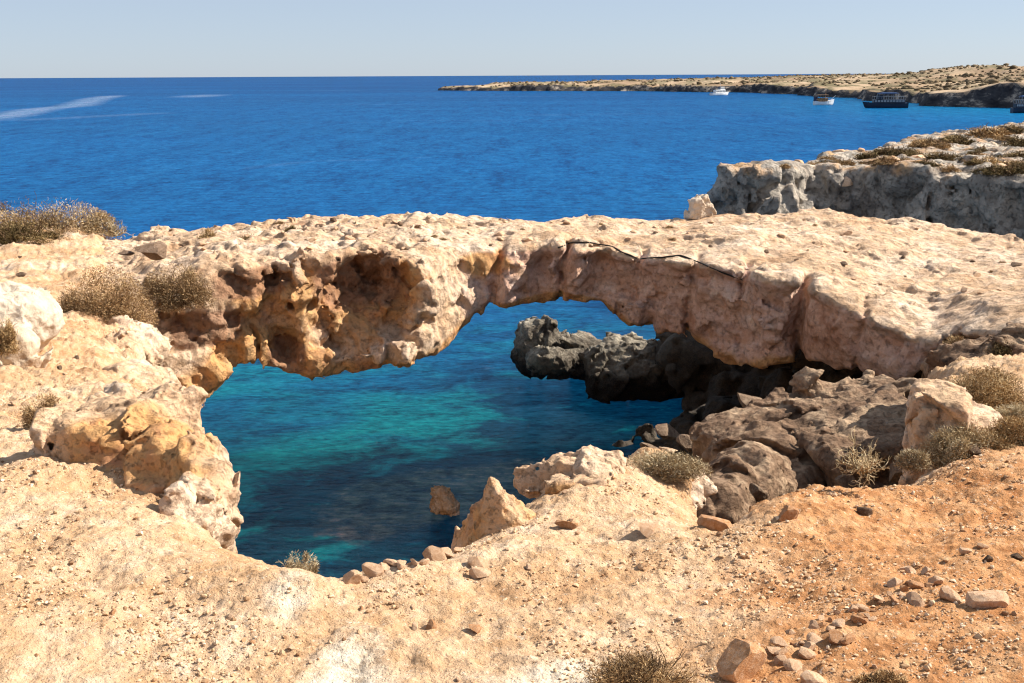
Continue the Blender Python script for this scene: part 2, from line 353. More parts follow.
def water_mat():
    k = NT('sea_water'); P = k.pos()
    sep = k.n('SeparateXYZ', None, Vector=P); X, Y = sep.outputs[0], sep.outputs[1]
    deep = (.0026, .069, .200); far = (.0020, .045, .155); teal = (.0012, .125, .145); blue = (.0012, .062, .120); weed = (.0012, .024, .050)
    # depth of the sea: shallow bay by the arch, deeper outside
    bay = k.math('MULTIPLY', k.math('SUBTRACT', 52.0, Y), 1 / 24.0, True)
    patch = k.noise(k.scale(P, (.16, .22, 1)), 1.0, 5, .55, .5)
    near = k.mix(k.ramp(k.math('ADD', patch, k.math('MULTIPLY', k.at('weed'), .0)), [(.38, 0.0), (.56, 1.0)]), blue, teal)
    wd_ = k.noise(k.scale(P, (.55, .75, 1)), 1.0, 8, .66, .8)
    near = k.mix(k.ramp(k.math('ADD', wd_, k.math('MULTIPLY', k.math('SUBTRACT', k.at('weed'), .5), .34)), [(.44, 0.0), (.58, .93)]), near, weed)
    reef = k.ramp(k.math('ADD', k.at('reef'), k.math('MULTIPLY', k.math('SUBTRACT', k.noise(P, 1.4, 7, .7), .5), 1.2)), [(.45, 0.0), (.75, .75)])
    near = k.mix(reef, near, k.ramp(k.noise(P, 2.2, 6, .7), [(.38, (.010, .03, .05)), (.6, (.085, .09, .085))]))
    fd = k.math('MULTIPLY', k.math('SUBTRACT', Y, 120.0), 1 / 900.0, True)
    sea = k.mix(fd, deep, far)
    big = k.noise(k.scale(P, (.004, .011, 1)), 1.0, 5, .6, .4)
    sea = k.mix(k.ramp(big, [(.42, 0.0), (.62, .45)]), sea, (.003, .085, .25))
    bayR = k.math('MULTIPLY', k.math('SUBTRACT', X, 60.0), 1 / 160.0, True)
    bayY = k.math('MULTIPLY', k.math('SUBTRACT', 560.0, Y), 1 / 250.0, True)
    bayN = k.math('MULTIPLY', k.math('SUBTRACT', Y, 120.0), 1 / 160.0, True)
    sea = k.mix(k.math('MULTIPLY', k.math('MULTIPLY', bayR, bayY), k.math('MULTIPLY', bayN, .75)), sea, (.008, .21, .38))
    slick = k.noise(k.scale(P, (.0035, .028, 1)), 1.0, 5, .62, 1.2)
    sea = k.mix(k.ramp(slick, [(.60, 0.0), (.70, .30)]), sea, (.045, .13, .27))
    sea = k.mix(k.ramp(k.at('slick'), [(.2, 0.0), (.8, .75)]), sea, (.10, .19, .31))
    col = k.mix(bay, sea, near)
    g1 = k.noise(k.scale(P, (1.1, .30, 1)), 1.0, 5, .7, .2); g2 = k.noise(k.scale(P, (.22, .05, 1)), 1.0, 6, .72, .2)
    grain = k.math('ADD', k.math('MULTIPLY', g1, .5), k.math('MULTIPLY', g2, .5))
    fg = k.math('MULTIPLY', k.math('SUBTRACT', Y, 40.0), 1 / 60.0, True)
    col = k.mix(k.math('MULTIPLY', k.ramp(grain, [(.40, .75), (.50, 0.0)]), fg), col, k.mix(1.0, col, (.35, .50, .62), 'MULTIPLY'))  # dark sides of the waves painted into the sea colour
    col = k.mix(k.math('MULTIPLY', k.ramp(grain, [(.52, .0), (.62, .45)]), fg), col, k.mix(1.0, col, (4.0, 1.7, 1.4), 'MULTIPLY'))  # light catching the waves, painted as paler grain
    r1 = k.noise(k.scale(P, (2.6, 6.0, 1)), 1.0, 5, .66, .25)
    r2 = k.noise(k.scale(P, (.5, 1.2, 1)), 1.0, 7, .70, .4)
    col = k.mix(k.ramp(k.math('ADD', k.math('MULTIPLY', r1, .5), k.math('MULTIPLY', r2, .5)), [(.41, .85), (.51, 0.0)]), col, k.mix(1.0, col, (.25, .32, .42), 'MULTIPLY'))  # ripple shading painted into the colour as darker streaks
    col = k.mix(k.ramp(k.math('ADD', k.math('MULTIPLY', r1, .55), k.math('MULTIPLY', r2, .45)), [(.52, .0), (.61, .7)]), col, k.mix(1.0, col, (3.5, 1.8, 1.6), 'MULTIPLY'))  # ripple glints painted into the colour as brighter streaks
    h = k.math('ADD', k.math('MULTIPLY', r1, .5), k.math('MULTIPLY', r2, .8))
    nrm = k.bump(h, 1.0, .22)
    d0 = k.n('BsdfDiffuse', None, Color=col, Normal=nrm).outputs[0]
    sss = k.n('SubsurfaceScattering', {'falloff': 'BURLEY'}, Color=col, Scale=8.0, Radius=(1.2, 4.0, 5.5))
    dif = k.n('MixShader', None, Fac=.9, _1=d0, _2=sss.outputs[0])
    glo = k.n('BsdfGlossy', None, Color=(.75, .87, 1, 1), Roughness=.12, Normal=nrm)
    fr = k.n('Fresnel', None, IOR=1.33, Normal=nrm).outputs[0]
    mx = k.n('MixShader', None, Fac=k.math('MULTIPLY', k.math('MINIMUM', fr, .35), .38), _1=dif.outputs[0], _2=glo.outputs[0])
    k.t.links.new(mx.outputs[0], k.out.inputs[0]); return k.m
M['water'] = water_mat()

def plant_mat(name, cols, rough=.9, trans=False):
    k = NT(name)
    r = k.at('tone')
    oi = k.n('ObjectInfo').outputs['Random']
    col = k.ramp(r, cols)
    col = k.mix(1.0, col, k.ramp(oi, [(0, (.85, .85, .85)), (1, (1.12, 1.08, 1.0))]), 'MULTIPLY')
    return k.surf(col, rough, None, .1)
M['dry'] = plant_mat('dry_shrub_foliage', [(0, (.10, .058, .028)), (.35, (.28, .17, .08)), (.7, (.47, .315, .16)), (1, (.62, .46, .26))])
M['olive'] = plant_mat('olive_shrub_foliage', [(0, (.035, .026, .012)), (.4, (.115, .082, .034)), (.75, (.22, .155, .07)), (1, (.38, .28, .14))])
M['tan'] = plant_mat('tan_shrub_foliage', [(0, (.12, .075, .035)), (.3, (.32, .21, .10)), (.7, (.50, .36, .19)), (1, (.66, .52, .31))])
M['scrubfar'] = plant_mat('far_scrub_foliage', [(0, (.11, .085, .05)), (.5, (.18, .13, .075)), (1, (.26, .19, .11))])
M['straw'] = plant_mat('straw_twigs', [(0, (.20, .14, .08)), (.5, (.42, .33, .20)), (1, (.62, .54, .38))])
M['twig'] = plant_mat('dark_twigs', [(0, (.05, .03, .018)), (.5, (.12, .075, .042)), (1, (.24, .16, .09))])

def simple(name, col, rough=.5, var=.12, sc=2.0):
    k = NT(name); P = k.obj()
    c2 = tuple(x * (1 - var * 3) for x in col)
    c = k.mix(k.ramp(k.noise(P, sc, 6, .65), [(.35, 1.0), (.6, 0.0)]), col, c2)
    return k.surf(c, rough, k.bump(k.noise(P, sc * 4, 4), .1, .02), .4)
# ------------------------------------------------------------------ sea
def build_sea():
    xs = np.unique(np.concatenate([np.linspace(-16, 16, 161), np.array([-60000, -20000, -6000, -2500]), np.linspace(-400, -20, 120), np.linspace(-1200, -400, 40), np.linspace(20, 1200, 60), np.array([2500, 6000, 20000, 60000])]))
    ys = np.unique(np.concatenate([np.array([-400, -100, -30]), np.linspace(-6, 46, 209), np.geomspace(48, 2500, 130), np.array([4000, 8000, 20000, 60000, 120000])]))
    X, Y = np.meshgrid(xs, ys, indexing='ij')
    V = np.stack([X, Y, np.zeros_like(X)], -1).reshape(-1, 3)
    n, m = X.shape; i = np.arange(n * m).reshape(n, m)
    Q = np.stack([i[:-1, :-1], i[1:, :-1], i[1:, 1:], i[:-1, 1:]], -1).reshape(-1, 4)
    me = mesh_np('sea', V, Q)
    x, y = V[:, 0], V[:, 1]
    def blob(px, py, rx, ry):
        c = at_z(px, py); return np.exp(-(((x - c.x) / rx) ** 2 + ((y - c.y) / ry) ** 2))
    weed = blob(430, 530, 5.0, 3.2) + .8 * blob(340, 480, 1.6, 3) + .9 * blob(520, 470, 3.5, 3) + .7 * blob(290, 500, 1.2, 3) + blob(620, 420, 3, 5) + .9 * blob(540, 395, 2.5, 3) \
        - 1.0 * blob(250, 470, 2.4, 5) - .9 * blob(420, 425, 2.6, 4.5) - .7 * blob(320, 545, .9, 1.2) - .8 * blob(250, 410, 3.5, 6)
    attr(me, 'weed', np.clip(.5 + .5 * weed, 0, 1))
    attr(me, 'reef', np.clip(1.3 * blob(430, 497, 2.6, 1.2) + .7 * blob(560, 470, 2.2, 1.3) + .6 * blob(470, 478, 2.5, 1.2) + .8 * blob(360, 535, 1.2, .8) + .6 * blob(400, 515, 2.0, .8) + .5 * blob(490, 368, .8, .5), 0, 1))
    # long pale slicks on the open water, as plan-view bands
    def band(pts, w):
        d = np.full(len(x), 1e9)
        P = [at_z(*p) for p in pts]
        for a, b in zip(P[:-1], P[1:]):
            ab = np.array([b.x - a.x, b.y - a.y]); L = ab @ ab
            t = np.clip(((x - a.x) * ab[0] + (y - a.y) * ab[1]) / L, 0, 1)
            d = np.minimum(d, np.hypot(x - a.x - t * ab[0], y - a.y - t * ab[1]))
        return np.exp(-(d / w) ** 2)
    sl_ = 1.0 * band([(-60, 122), (0, 117), (40, 109), (75, 106), (95, 99), (112, 96)], 7) + .7 * band([(192, 97), (208, 95)], 14) + .35 * band([(30, 120), (160, 113)], 10) + .3 * band([(250, 168), (300, 162), (420, 158)], 3)
    attr(me, 'slick', np.clip(sl_, 0, 1))
    tag(link('sea', me, M['water']), kind='structure')
build_sea()

# ------------------------------------------------------------------ ground
def plan_x(px, D): return (px - W / 2) / F_PX * D / .985
def P2(px, D): return (plan_x(px, D), D)
BAY = [P2(*p) for p in [(100, 29.3), (118, 26), (112, 23), (114, 19), (122, 15), (134, 12.5), (148, 11), (166, 9.2), (182, 8.3), (196, 7.6), (182, 6.9), (205, 6.45), (250, 6.02), (300, 5.72), (322, 5.6), (338, 5.62),
       (352, 5.75), (385, 6.0), (430, 6.25), (468, 6.7), (500, 7.05), (520, 7.35), (560, 7.9), (605, 8.3), (650, 8.7), (690, 8.6), (703, 7.8), (700, 7.0), (712, 6.75), (738, 6.75), (752, 7.15), (772, 7.55), (800, 7.7), (860, 7.85), (920, 8.0),
       (935, 8.6), (938, 10), (940, 13), (945, 16), (950, 19.5), (955, 23), (950, 27), (940, 30.5), (1100, 30.5), (2500, 30.5)]] + [(80, 200), (-80, 200)] + [P2(-1500, 29.3), P2(0, 29.3)]
def poly_sd(x, y, poly):
    """Signed distance to a closed polygon, positive outside."""
    d = np.full(x.shape, 1e9); ins = np.zeros(x.shape, bool)
    n = len(poly)
    for i in range(n):
        ax, ay = poly[i]; bx, by = poly[(i + 1) % n]
        ex, ey = bx - ax, by - ay; L = ex * ex + ey * ey + 1e-12
        t = np.clip(((x - ax) * ex + (y - ay) * ey) / L, 0, 1)
        d = np.minimum(d, (x - ax - t * ex) ** 2 + (y - ay - t * ey) ** 2)
        c = (ay > y) != (by > y)
        ins ^= c & (x < ex * (y - ay) / (by - ay + 1e-12) + ax)
    return np.where(ins, -1, 1) * np.sqrt(d)
def bumpg(x, y, cx, cy, rx, ry): return np.exp(-(((x - cx) / rx) ** 2 + ((y - cy) / ry) ** 2))
def land_h(x, y):
    drop = np.interp(y, [-6, 0, 5, 10, 15, 20, 25, 29, 32], [1.5, 2.0, 2.6, 3.2, 3.8, 4.02, 4.0, 3.85, 3.95])
    h = CAM_Z - drop
    h = h - .75 * sstep(895, 945, W / 2 + F_PX * x / np.maximum(y, 4) * .985) * sstep(14.2, 16.5, y) * (y > 10)
    h = h + .30 * bumpg(x, y, -14, 29, 4, 2.5) - .12 * sstep(4, 9, -x) * sstep(22, 27, y)
    h = h + .15 * bumpg(x, y, *P2(660, 8.2), .5, .5)                       # knoll at the pit's lip
    h = h + .05 * bumpg(x, y, *P2(790, 7.0), .5, .5)
    h = h + .14 * bumpg(x, y, *P2(960, 4.1), .8, .9) + .10 * bumpg(x, y, *P2(860, 3.2), .6, .5)      # red soil mound on the right
    h = h + .08 * bumpg(x, y, *P2(290, 5.5), .3, .5) - .10 * bumpg(x, y, *P2(150, 7.4), .5, .4) - .15 * bumpg(x, y, *P2(110, 10.0), 1.0, 1.2)
    h = h + .10 * bumpg(x, y, *P2(40, 7.5), 1.2, 1.2)
    return h
def ground_noise(x, y):
    o = np.zeros_like(x)
    a = .5 + .5 * sstep(3, 14, y)
    return a * (.16 * fbm(x, y, o, .45, 3, .5, 3.0) + .075 * fbm(x, y, o + 2, 1.7, 4, .55, 9.0)) + .5 * a * .05 * fbm(x, y, o + 5, 5.0, 3, .6, 21.0, ridge=True)
def build_ground():
    ys = np.concatenate([np.linspace(-5, 2.2, 50)[:-1], np.geomspace(2.2, 33, 800)])
    ts = np.linspace(-1, 1, 940)
    T, Y = np.meshgrid(ts, ys, indexing='ij')
    X = T * (.60 * np.maximum(Y, 0) + 1.2 + 4 * sstep(4, 0, Y)) + .35 * np.abs(T) ** 8 * T * (Y + 6)
    x, y = X.ravel(), Y.ravel()
    o = np.zeros_like(x)
    s = poly_sd(x, y, BAY)
    s = s + (.20 * fbm(x, y, o, 1.6, 4, .55, 5.0) + .05 * fbm(x, y, o, 7.0, 3, .6, 2.0)) * np.interp(y, [5, 8, 12, 20], [.35, .5, 1.0, 1.6])
    h = land_h(x, y) + ground_noise(x, y)
    h = h + .012 * fbm(x, y, o, 14, 3, .6, 31.0) * np.clip(y / 6, .6, 2.5) + .03 * sstep(10, 16, y) * fbm(x, y, o, 3.0, 4, .6, 12., ridge=True)
    lipr = .35 + .02 * y
    h = h - .16 * np.clip(1 - s / lipr, 0, 1) ** 2 * np.clip(y / 7, .6, 1.4)
    crag = .35 * np.abs(fbm(x, y, h * 0, 1.1, 4, .6, 44.)) 
    z = h - (h + 2.5) * np.clip(sstep(0, 1, -s * (1 + crag) / np.interp(y, [6, 9, 16], [.38, .5, 1.1])), 0, 1) ** .7
    V = np.stack([x, y, z], -1)
    n, m = X.shape; i = np.arange(n * m).reshape(n, m)
    Q = np.stack([i[:-1, :-1], i[1:, :-1], i[1:, 1:], i[:-1, 1:]], -1).reshape(-1, 4)
    Q = Q[(s[Q] > -1.6).any(1)]
    used = np.unique(Q); re = np.full(len(V), -1); re[used] = np.arange(len(used)); V = V[used]; Q = re[Q]
    me = mesh_np('ground', V, Q)
    x, y = V[:, 0], V[:, 1]
    px = W / 2 + F_PX * x / np.maximum(y, .5) * .985
    soil = .10 + sstep(560, 900, px - 40 * (y - 5)) * sstep(9.5, 7.5, y) * .75 + .5 * bumpg(x, y, *P2(900, 3.6), .75, .9) + .45 * bumpg(x, y, *P2(820, 7.3), .7, .5) + 1.0 * bumpg(x, y, *P2(200, 2.85), .35, .14)
    soil = soil + .30 * sstep(11, 16, y) * sstep(300, 100, px) - .2 * bumpg(x, y, *P2(720, 4.2), .7, .8)
    white = 1.5 * bumpg(x, y, *P2(265, 3.25), .55, .40) + .7 * bumpg(x, y, *P2(330, 4.4), .25, .5) + .65 * bumpg(x, y, *P2(600, 4.1), .8, .4) + .45 * bumpg(x, y, *P2(690, 3.6), .35, .35) + .5 * bumpg(x, y, *P2(270, 5.2), .25, .5) + .35 * sstep(14, 19, y) + .4 * bumpg(x, y, *P2(640, 8.0), .5, .5)
    attr(me, 'soil', soil); attr(me, 'white', white)
    return tag(link('ground', me, M['ground']), kind='structure')
GROUND = build_ground()
bpy.context.view_layer.update()
def down(x, y):
    ok, p, n, _ = GROUND.ray_cast(Vector((x, y, 12)), Vector((0, 0, -1))); return p.z if ok else -9.0
def ground_at(px, py):
    ok, p, n, _ = GROUND.ray_cast(Vector((0, 0, CAM_Z)), ray(px, py).normalized())
    return p.copy() if ok else at(px, py, 20)

# ------------------------------------------------------------------ the rock arch
#  px, front depth, y of front top edge, y of underside, y of rear skyline, rear depth
ARCH = np.array([
 (60, 19.0, 345, 450, 236, 29.3), (120, 19.6, 318, 430, 234, 29.4), (165, 20.2, 298, 410, 229, 29.4), (185, 20.5, 290, 404, 227, 29.4), (200, 20.8, 277, 398, 225, 29.4), (222, 21.1, 268, 381, 222, 29.5), (240, 21.4, 266, 367, 221, 29.6), (268, 21.8, 263, 366, 219, 29.8),
 (300, 22.2, 258, 374, 217, 30), (318, 22.4, 257, 381, 216, 30), (350, 22.6, 255, 377, 215, 30), (380, 22.8, 253, 370, 214, 30), (420, 23.1, 250, 366, 211, 30), (440, 23.5, 249, 357, 211, 30), (455, 23.9, 249, 342, 212, 30), (470, 24.3, 248, 325, 214, 30),
 (490, 24.7, 246, 313, 216, 30), (525, 25.0, 244, 308, 217, 30), (570, 25.0, 241, 303, 217, 30), (605, 25.0, 246, 310, 216, 30), (618, 24.9, 249, 324, 215, 30), (630, 24.8, 251, 334, 215, 30), (690, 24.0, 259, 346, 213, 30), (720, 23.5, 262, 364, 212, 30), (745, 23.0, 266, 373, 210, 30),
 (800, 22.0, 280, 371, 210, 30), (820, 21.6, 288, 371, 211, 30), (860, 20.9, 305, 380, 214, 30), (885, 20.4, 318, 385, 216, 29.8), (905, 20.1, 328, 385, 217, 29.7), (922, 19.8, 336, 379, 219, 29.5), (938, 19.5, 338, 362, 222, 29.3), (950, 19.3, 336, 350, 224, 29.2), (970, 18.9, 332, 346, 227, 29.0), (1000, 18.3, 329, 346, 231, 28.6), (1030, 17.9, 326, 346, 235, 28.2), (1100, 17.0, 322, 346, 245, 27.5), (1200, 16.0, 320, 350, 250, 27.0)])
_px = ARCH[:, 0]
_zt = np.array([at(a[0], a[2], a[1]).z for a in ARCH]); _zb = np.array([at(a[0], a[3], a[1]).z for a in ARCH])
_zk = np.array([at(a[0], a[4], a[5]).z for a in ARCH])
def arch_cols(x, y):
    p = W / 2 + F_PX * x / np.maximum(y, 5) * .985
    i = lambda c: np.interp(p, _px, c)
    return p, i(ARCH[:, 1]), i(ARCH[:, 5]), i(_zt), i(_zb), i(_zk)
def arch_base(x, y, z):
    x2, y2 = x[:, :, :1], y[:, :, :1]
    p, yF, yB, zt, zb, zk = arch_cols(x2, y2)
    t = np.clip((y2 - yF) / (yB - yF), 0, 1)
    top = zt + (zk - zt) * (t ** .85) + .10 * np.sin(t * 3.14)
    und = zb + .25 * t - .5 * bumpg(p, 0 * p, 545, 0, 70, 1) * sstep(.15, .5, t) * (1 - sstep(.7, 1, t)) 
    over = sstep(450, 620, p)                        # the right half leans back below its lip
    scal = .24 * np.sin(p * .085 + .8 * np.sin(p * .021)) * sstep(330, 420, p) * sstep(660, 560, p) - .25 * bumpg(p, 0 * p, 760, 0, 34, 1) + .30 * bumpg(p, 0 * p, 800, 0, 14, 1)
    f = yF + scal + .16 * over * (top - z) - .22 * over * sstep(.40, .10, top - z)
    fr = f - y
    d = smax(smax(fr, y - yB, .3), smax(z - top, und - z, .3), .32)
    def cave(px, py, D, r, k=.15):
        c = at(px, py, D); return -ellipsoid(x, y, z, c, r)
    d = smax(d, cave(358, 287, 22.4, (.85, 1.7, .56)), .14)
    d = smax(d, cave(392, 292, 22.6, (.45, .9, .5)), .15)
    d = smax(d, cave(238, 285, 20.9, (.55, .8, .30)), .12); d = smax(d, cave(272, 279, 21.5, (.40, .7, .28)), .12)
    d = smax(d, cave(190, 334, 20.2, (.8, .75, .38)), .12); d = smax(d, cave(250, 327, 21.0, (.42, .6, .30)), .12)
    d = smax(d, cave(286, 352, 21.9, (.25, .45, .35)), .12); d = smax(d, cave(335, 345, 22.3, (.22, .35, .2)), .1)
    d = smax(d, cave(985, 269, 22.5, (1.25, .9, .34)), .1)
    def knob(px, py, D, r): return ellipsoid(x, y, z, at(px, py, D), r)
    d = smin(d, knob(424, 288, 23.1, (.30, .42, .85)), .16)
    d = smin(d, knob(318, 358, 22.5, (.38, .5, .42)), .2); d = smin(d, knob(247, 345, 21.6, (.26, .45, .52)), .15)
    d = smin(d, knob(215, 368, 21.1, (.42, .5, .33)), .2); d = smin(d, knob(390, 350, 22.9, (.7, .6, .33)), .25)
    d = smin(d, knob(300, 290, 22.3, (.16, .4, .75)), .2)
    return d
def arch_noise(x, y, z):
    p, yF, yB, zt, zb, zk = arch_cols(x, y)
    left = sstep(520, 420, p)
    n = .20 * fbm(x, y, z, .55, 3, .5, 1.0) 
    f1, f2, _ = worley(x + .25 * fbm(x, y, z, 1.2, 2), y, z * .8, 1.0, 3)
    n += (.10 + .12 * left) * (.35 - np.clip(f2 - f1, 0, .35)) + .0
    n += (.055 + .065 * left) * fbm(x, y, z, 2.4, 4, .6, 5.0, ridge=True)
    f1, f2, _ = worley(x, y, z, 2.8, 11)
    n += .045 * (f1 - .45)
    n += .05 * fbm(x * .6, y * .6, z * 3.2, 1.3, 3, .5, 8.0)
    w = .22 * fbm(x, y, z, 1.6, 2, .5, 31.)
    up = 1 - .62 * sstep(-.45, -.05, z - (zt + (zk - zt) * np.clip((y - yF) / (yB - yF), 0, 1) ** .85))
    n += up * (.45 * facets(x + w * .5, y, z, .85, 51, .42, .10) + .80 * facets(x, y + w * .5, z, 1.8, 57, .42, .11)) + .40 * facets(x, y, z, 4.5, 61, .35, .08) + .03
    zw = 5 * np.sin(z * 2.3) + 6 * fbm(x * 0, y * 0, z, 1.5, 2)
    for c0, wd0, dp in ((563, 4, .30), (497, 5, .25), (640, 3.5, .14), (694, 4, .16), (806, 5, .35), (745, 3.5, .14), (868, 4, .14)):
        n += dp * np.exp(-((p - c0 - zw) / wd0) ** 2) * sstep(1.4, .6, y - yF)
    low = sstep(.0, .7, z - zb)                     # keep the underside edge calm
    return n * (.4 + .6 * low) * (.55 + .45 * up)
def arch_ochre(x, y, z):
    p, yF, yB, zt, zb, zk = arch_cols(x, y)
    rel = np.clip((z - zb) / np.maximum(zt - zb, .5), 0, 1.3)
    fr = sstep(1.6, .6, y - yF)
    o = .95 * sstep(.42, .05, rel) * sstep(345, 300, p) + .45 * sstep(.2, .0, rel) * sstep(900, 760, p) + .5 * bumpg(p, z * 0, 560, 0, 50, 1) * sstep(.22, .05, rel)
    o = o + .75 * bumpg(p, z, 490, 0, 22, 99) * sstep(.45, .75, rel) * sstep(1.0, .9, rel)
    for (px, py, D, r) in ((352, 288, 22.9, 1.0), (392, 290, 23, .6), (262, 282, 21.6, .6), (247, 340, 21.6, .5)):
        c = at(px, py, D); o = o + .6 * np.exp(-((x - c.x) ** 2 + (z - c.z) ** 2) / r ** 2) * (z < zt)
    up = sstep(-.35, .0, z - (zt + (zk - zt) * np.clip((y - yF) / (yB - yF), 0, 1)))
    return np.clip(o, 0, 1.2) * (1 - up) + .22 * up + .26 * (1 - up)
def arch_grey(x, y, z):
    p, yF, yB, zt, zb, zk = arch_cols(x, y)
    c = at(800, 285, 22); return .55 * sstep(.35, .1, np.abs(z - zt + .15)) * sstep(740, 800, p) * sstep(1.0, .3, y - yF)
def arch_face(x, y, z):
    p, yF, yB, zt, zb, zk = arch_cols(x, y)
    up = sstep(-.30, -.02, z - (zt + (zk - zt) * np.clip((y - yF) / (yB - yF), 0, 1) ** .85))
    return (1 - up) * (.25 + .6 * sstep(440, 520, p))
def arch_rust_shade(x, y, z):  # mask over the hollows: rust tint with their shade painted in
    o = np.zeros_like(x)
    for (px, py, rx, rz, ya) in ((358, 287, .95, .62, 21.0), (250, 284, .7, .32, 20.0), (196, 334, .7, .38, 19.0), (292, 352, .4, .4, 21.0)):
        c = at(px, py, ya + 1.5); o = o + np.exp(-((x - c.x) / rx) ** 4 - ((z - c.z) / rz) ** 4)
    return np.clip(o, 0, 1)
def build_arch():
    me = sdf_mesh('rock_arch', (-13.5, 15.6, 1.8), (19.5, 31.2, 7.6), .06, arch_base, arch_noise, .46, {'ochre': arch_ochre, 'grey': arch_grey, 'face': arch_face, 'rust_shade': arch_rust_shade})
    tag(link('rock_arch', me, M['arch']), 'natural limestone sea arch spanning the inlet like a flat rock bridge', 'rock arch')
build_arch()

# ------------------------------------------------------------------ cliff blocks and boulders as solid rock
def rocknoise(a1, f1_, a2, f2_, a3, f3_, seed, blocky=0.0, fb=1.0, fac=1.0):
    def n(x, y, z):
        r = a1 * .8 * fbm(x, y, z, f1_, 3, .5, seed) + fac * facets(x, y, z, f1_ * .9, int(seed), .5, .12) + fac * facets(x, y, z, f2_, int(seed) + 7, .45, .12) + a2 * .7 * fbm(x, y, z, f2_, 3, .55, seed + 3, ridge=True)
        if a3:
            w1, w2, _ = worley(x, y, z, f3_, int(seed) + 5); r = r + a3 * .5 * (w1 - .45)
        if blocky:
            w1, w2, c = worley(x + .2 / fb * fbm(x, y, z, fb * 1.5, 2, .5, seed), y, z, fb, int(seed) + 9)
            r = r + blocky * (.25 - np.clip(w2 - w1, 0, .25)) / .25 + blocky * .8 * ((c % 16) / 16.0 - .5)
        return r
    return n
def solid(name, prims, noise, res, mat, label, cat, holes=(), k=.15, pad=.35, colour=None, band=.5, flat=None, group=None, kind=None):
    """Union of soft primitives, minus holes, roughened; every prim is (type, args...)."""
    def ev(pr, x, y, z):
        return {'e': ellipsoid, 'b': rbox, 'c': capsule, 'p': planes}[pr[0]](x, y, z, *pr[1:])
    pts = []
    for pr in prims:
        if pr[0] == 'c': 
            for q, r in ((pr[1], pr[3]), (pr[2], pr[4])): pts += [np.array(q) - r, np.array(q) + r]
        else:
            R = max(pr[2]) if (len(pr) > 3) else np.array(pr[2]); pts += [np.array(pr[1]) - R, np.array(pr[1]) + R]
    lo = np.min(pts, 0) - pad; hi = np.max(pts, 0) + pad
    def base(x, y, z):
        d = None
        for pr in prims:
            e = ev(pr, x, y, z); d = e if d is None else smin(d, e, k)
        for pr in holes: d = smax(d, -ev(pr, x, y, z), k * .6)
        if flat is not None: d = smax(d, flat - z, .02)
        return d
    me = sdf_mesh(name, lo, hi, res, base, noise, band, colour)
    return tag(link(name, me, mat), label, cat, group, kind)
const = lambda v: (lambda x, y, z: np.full(x.shape, v))

def low_ochre(c, r): 
    return lambda x, y, z: .15 + .7 * np.exp(-(((x - c.x) / r[0]) ** 2 + ((y - c.y) / r[1]) ** 2 + ((z - c.z) / r[2]) ** 2))
c0 = at(140, 455, 7.9)
solid('cliff_outcrop', [('b', at(126, 450, 8.6), (.44, .60, .42), -.30, .10, .14), ('e', at(166, 464, 8.0), (.25, .5, .30)), ('e', at(197, 478, 7.8), (.20, .40, .34)), ('e', at(219, 480, 7.6), (.15, .24, .18)), ('e', at(196, 512, 7.3), (.18, .35, .26)), ('e', at(205, 545, 7.5), (.16, .4, .6)), ('e', at(135, 487, 7.9), (.42, .35, .14), -.4)],
      rocknoise(.09, 2.2, .04, 5.0, .03, 6.0, 3.0, .0, 2.6, .34), .02, M['cliff'], 'craggy cream rock outcrop with a shaded orange hollow at the cliff edge', 'rock outcrop',
      holes=[('c', at(95, 455, 7.85), at(165, 468, 7.45), .11, .13), ('e', at(192, 468, 7.35), (.07, .2, .07)), ('e', at(178, 503, 7.1), (.06, .2, .07)), ('e', at(120, 425, 7.7), (.10, .12, .12))], k=.10, colour={'ochre': lambda x, y, z: .30 + .75 * np.exp(-((x - at(128, 440, 7.8).x) / .55) ** 2 - ((y - 7.9) / .45) ** 2 - ((z - at(128, 440, 7.9).z) / .32) ** 2)})
pa = at(490, 473, 6.85)
solid('pointed_rock', [('p', (pa.x, pa.y, pa.z - .20), (.36, .3, .24), [((-.93, -.15, .36), .06), ((.74, -.2, .62), .115), ((-.30, -.85, .28), .085), ((.25, -.85, .42), .12), ((.05, .9, .38), .085)])],
      rocknoise(.02, 3.5, .012, 11.0, .012, 14.0, 8.0, .0, 9.0, .25), .010, M['cliff'], 'pointed pyramid shaped rock standing at the edge above the water', 'rock', k=.04, pad=.12, band=.15, colour={'ochre': const(.50)})
solid('lip_boulder', [('b', at(578, 491, 7.7), (.28, .30, .17), -.30, .10, .06), ('e', at(606, 486, 7.75), (.16, .3, .15)), ('e', at(533, 486, 7.75), (.12, .2, .10))],
      rocknoise(.04, 2.5, .025, 7.0, .02, 9.0, 12.0, .0, 2., .55), .014, M['cliff'], 'broad pale boulder with a shaded pink underside at the cliff lip', 'boulder',
      holes=[('e', at(562, 498, 7.35), (.17, .12, .06)), ('e', at(535, 490, 7.5), (.10, .2, .07))], k=.06, pad=.15, band=.2, colour={'ochre': low_ochre(at(565, 495, 7.4), (.25, .25, .12))})
solid('lip_rock', [('e', at(663, 484, 8.3), (.36, .35, .18)), ('e', at(622, 486, 8.0), (.22, .3, .14))],
      rocknoise(.06, 2.5, .03, 7.0, .03, 8.0, 15.0, .0, 1., .4), .018, M['cliff'], 'rounded cream rock under a grey matted bush beside the dark pit', 'rock', k=.12, pad=.2, band=.2, colour={'ochre': const(.18)})
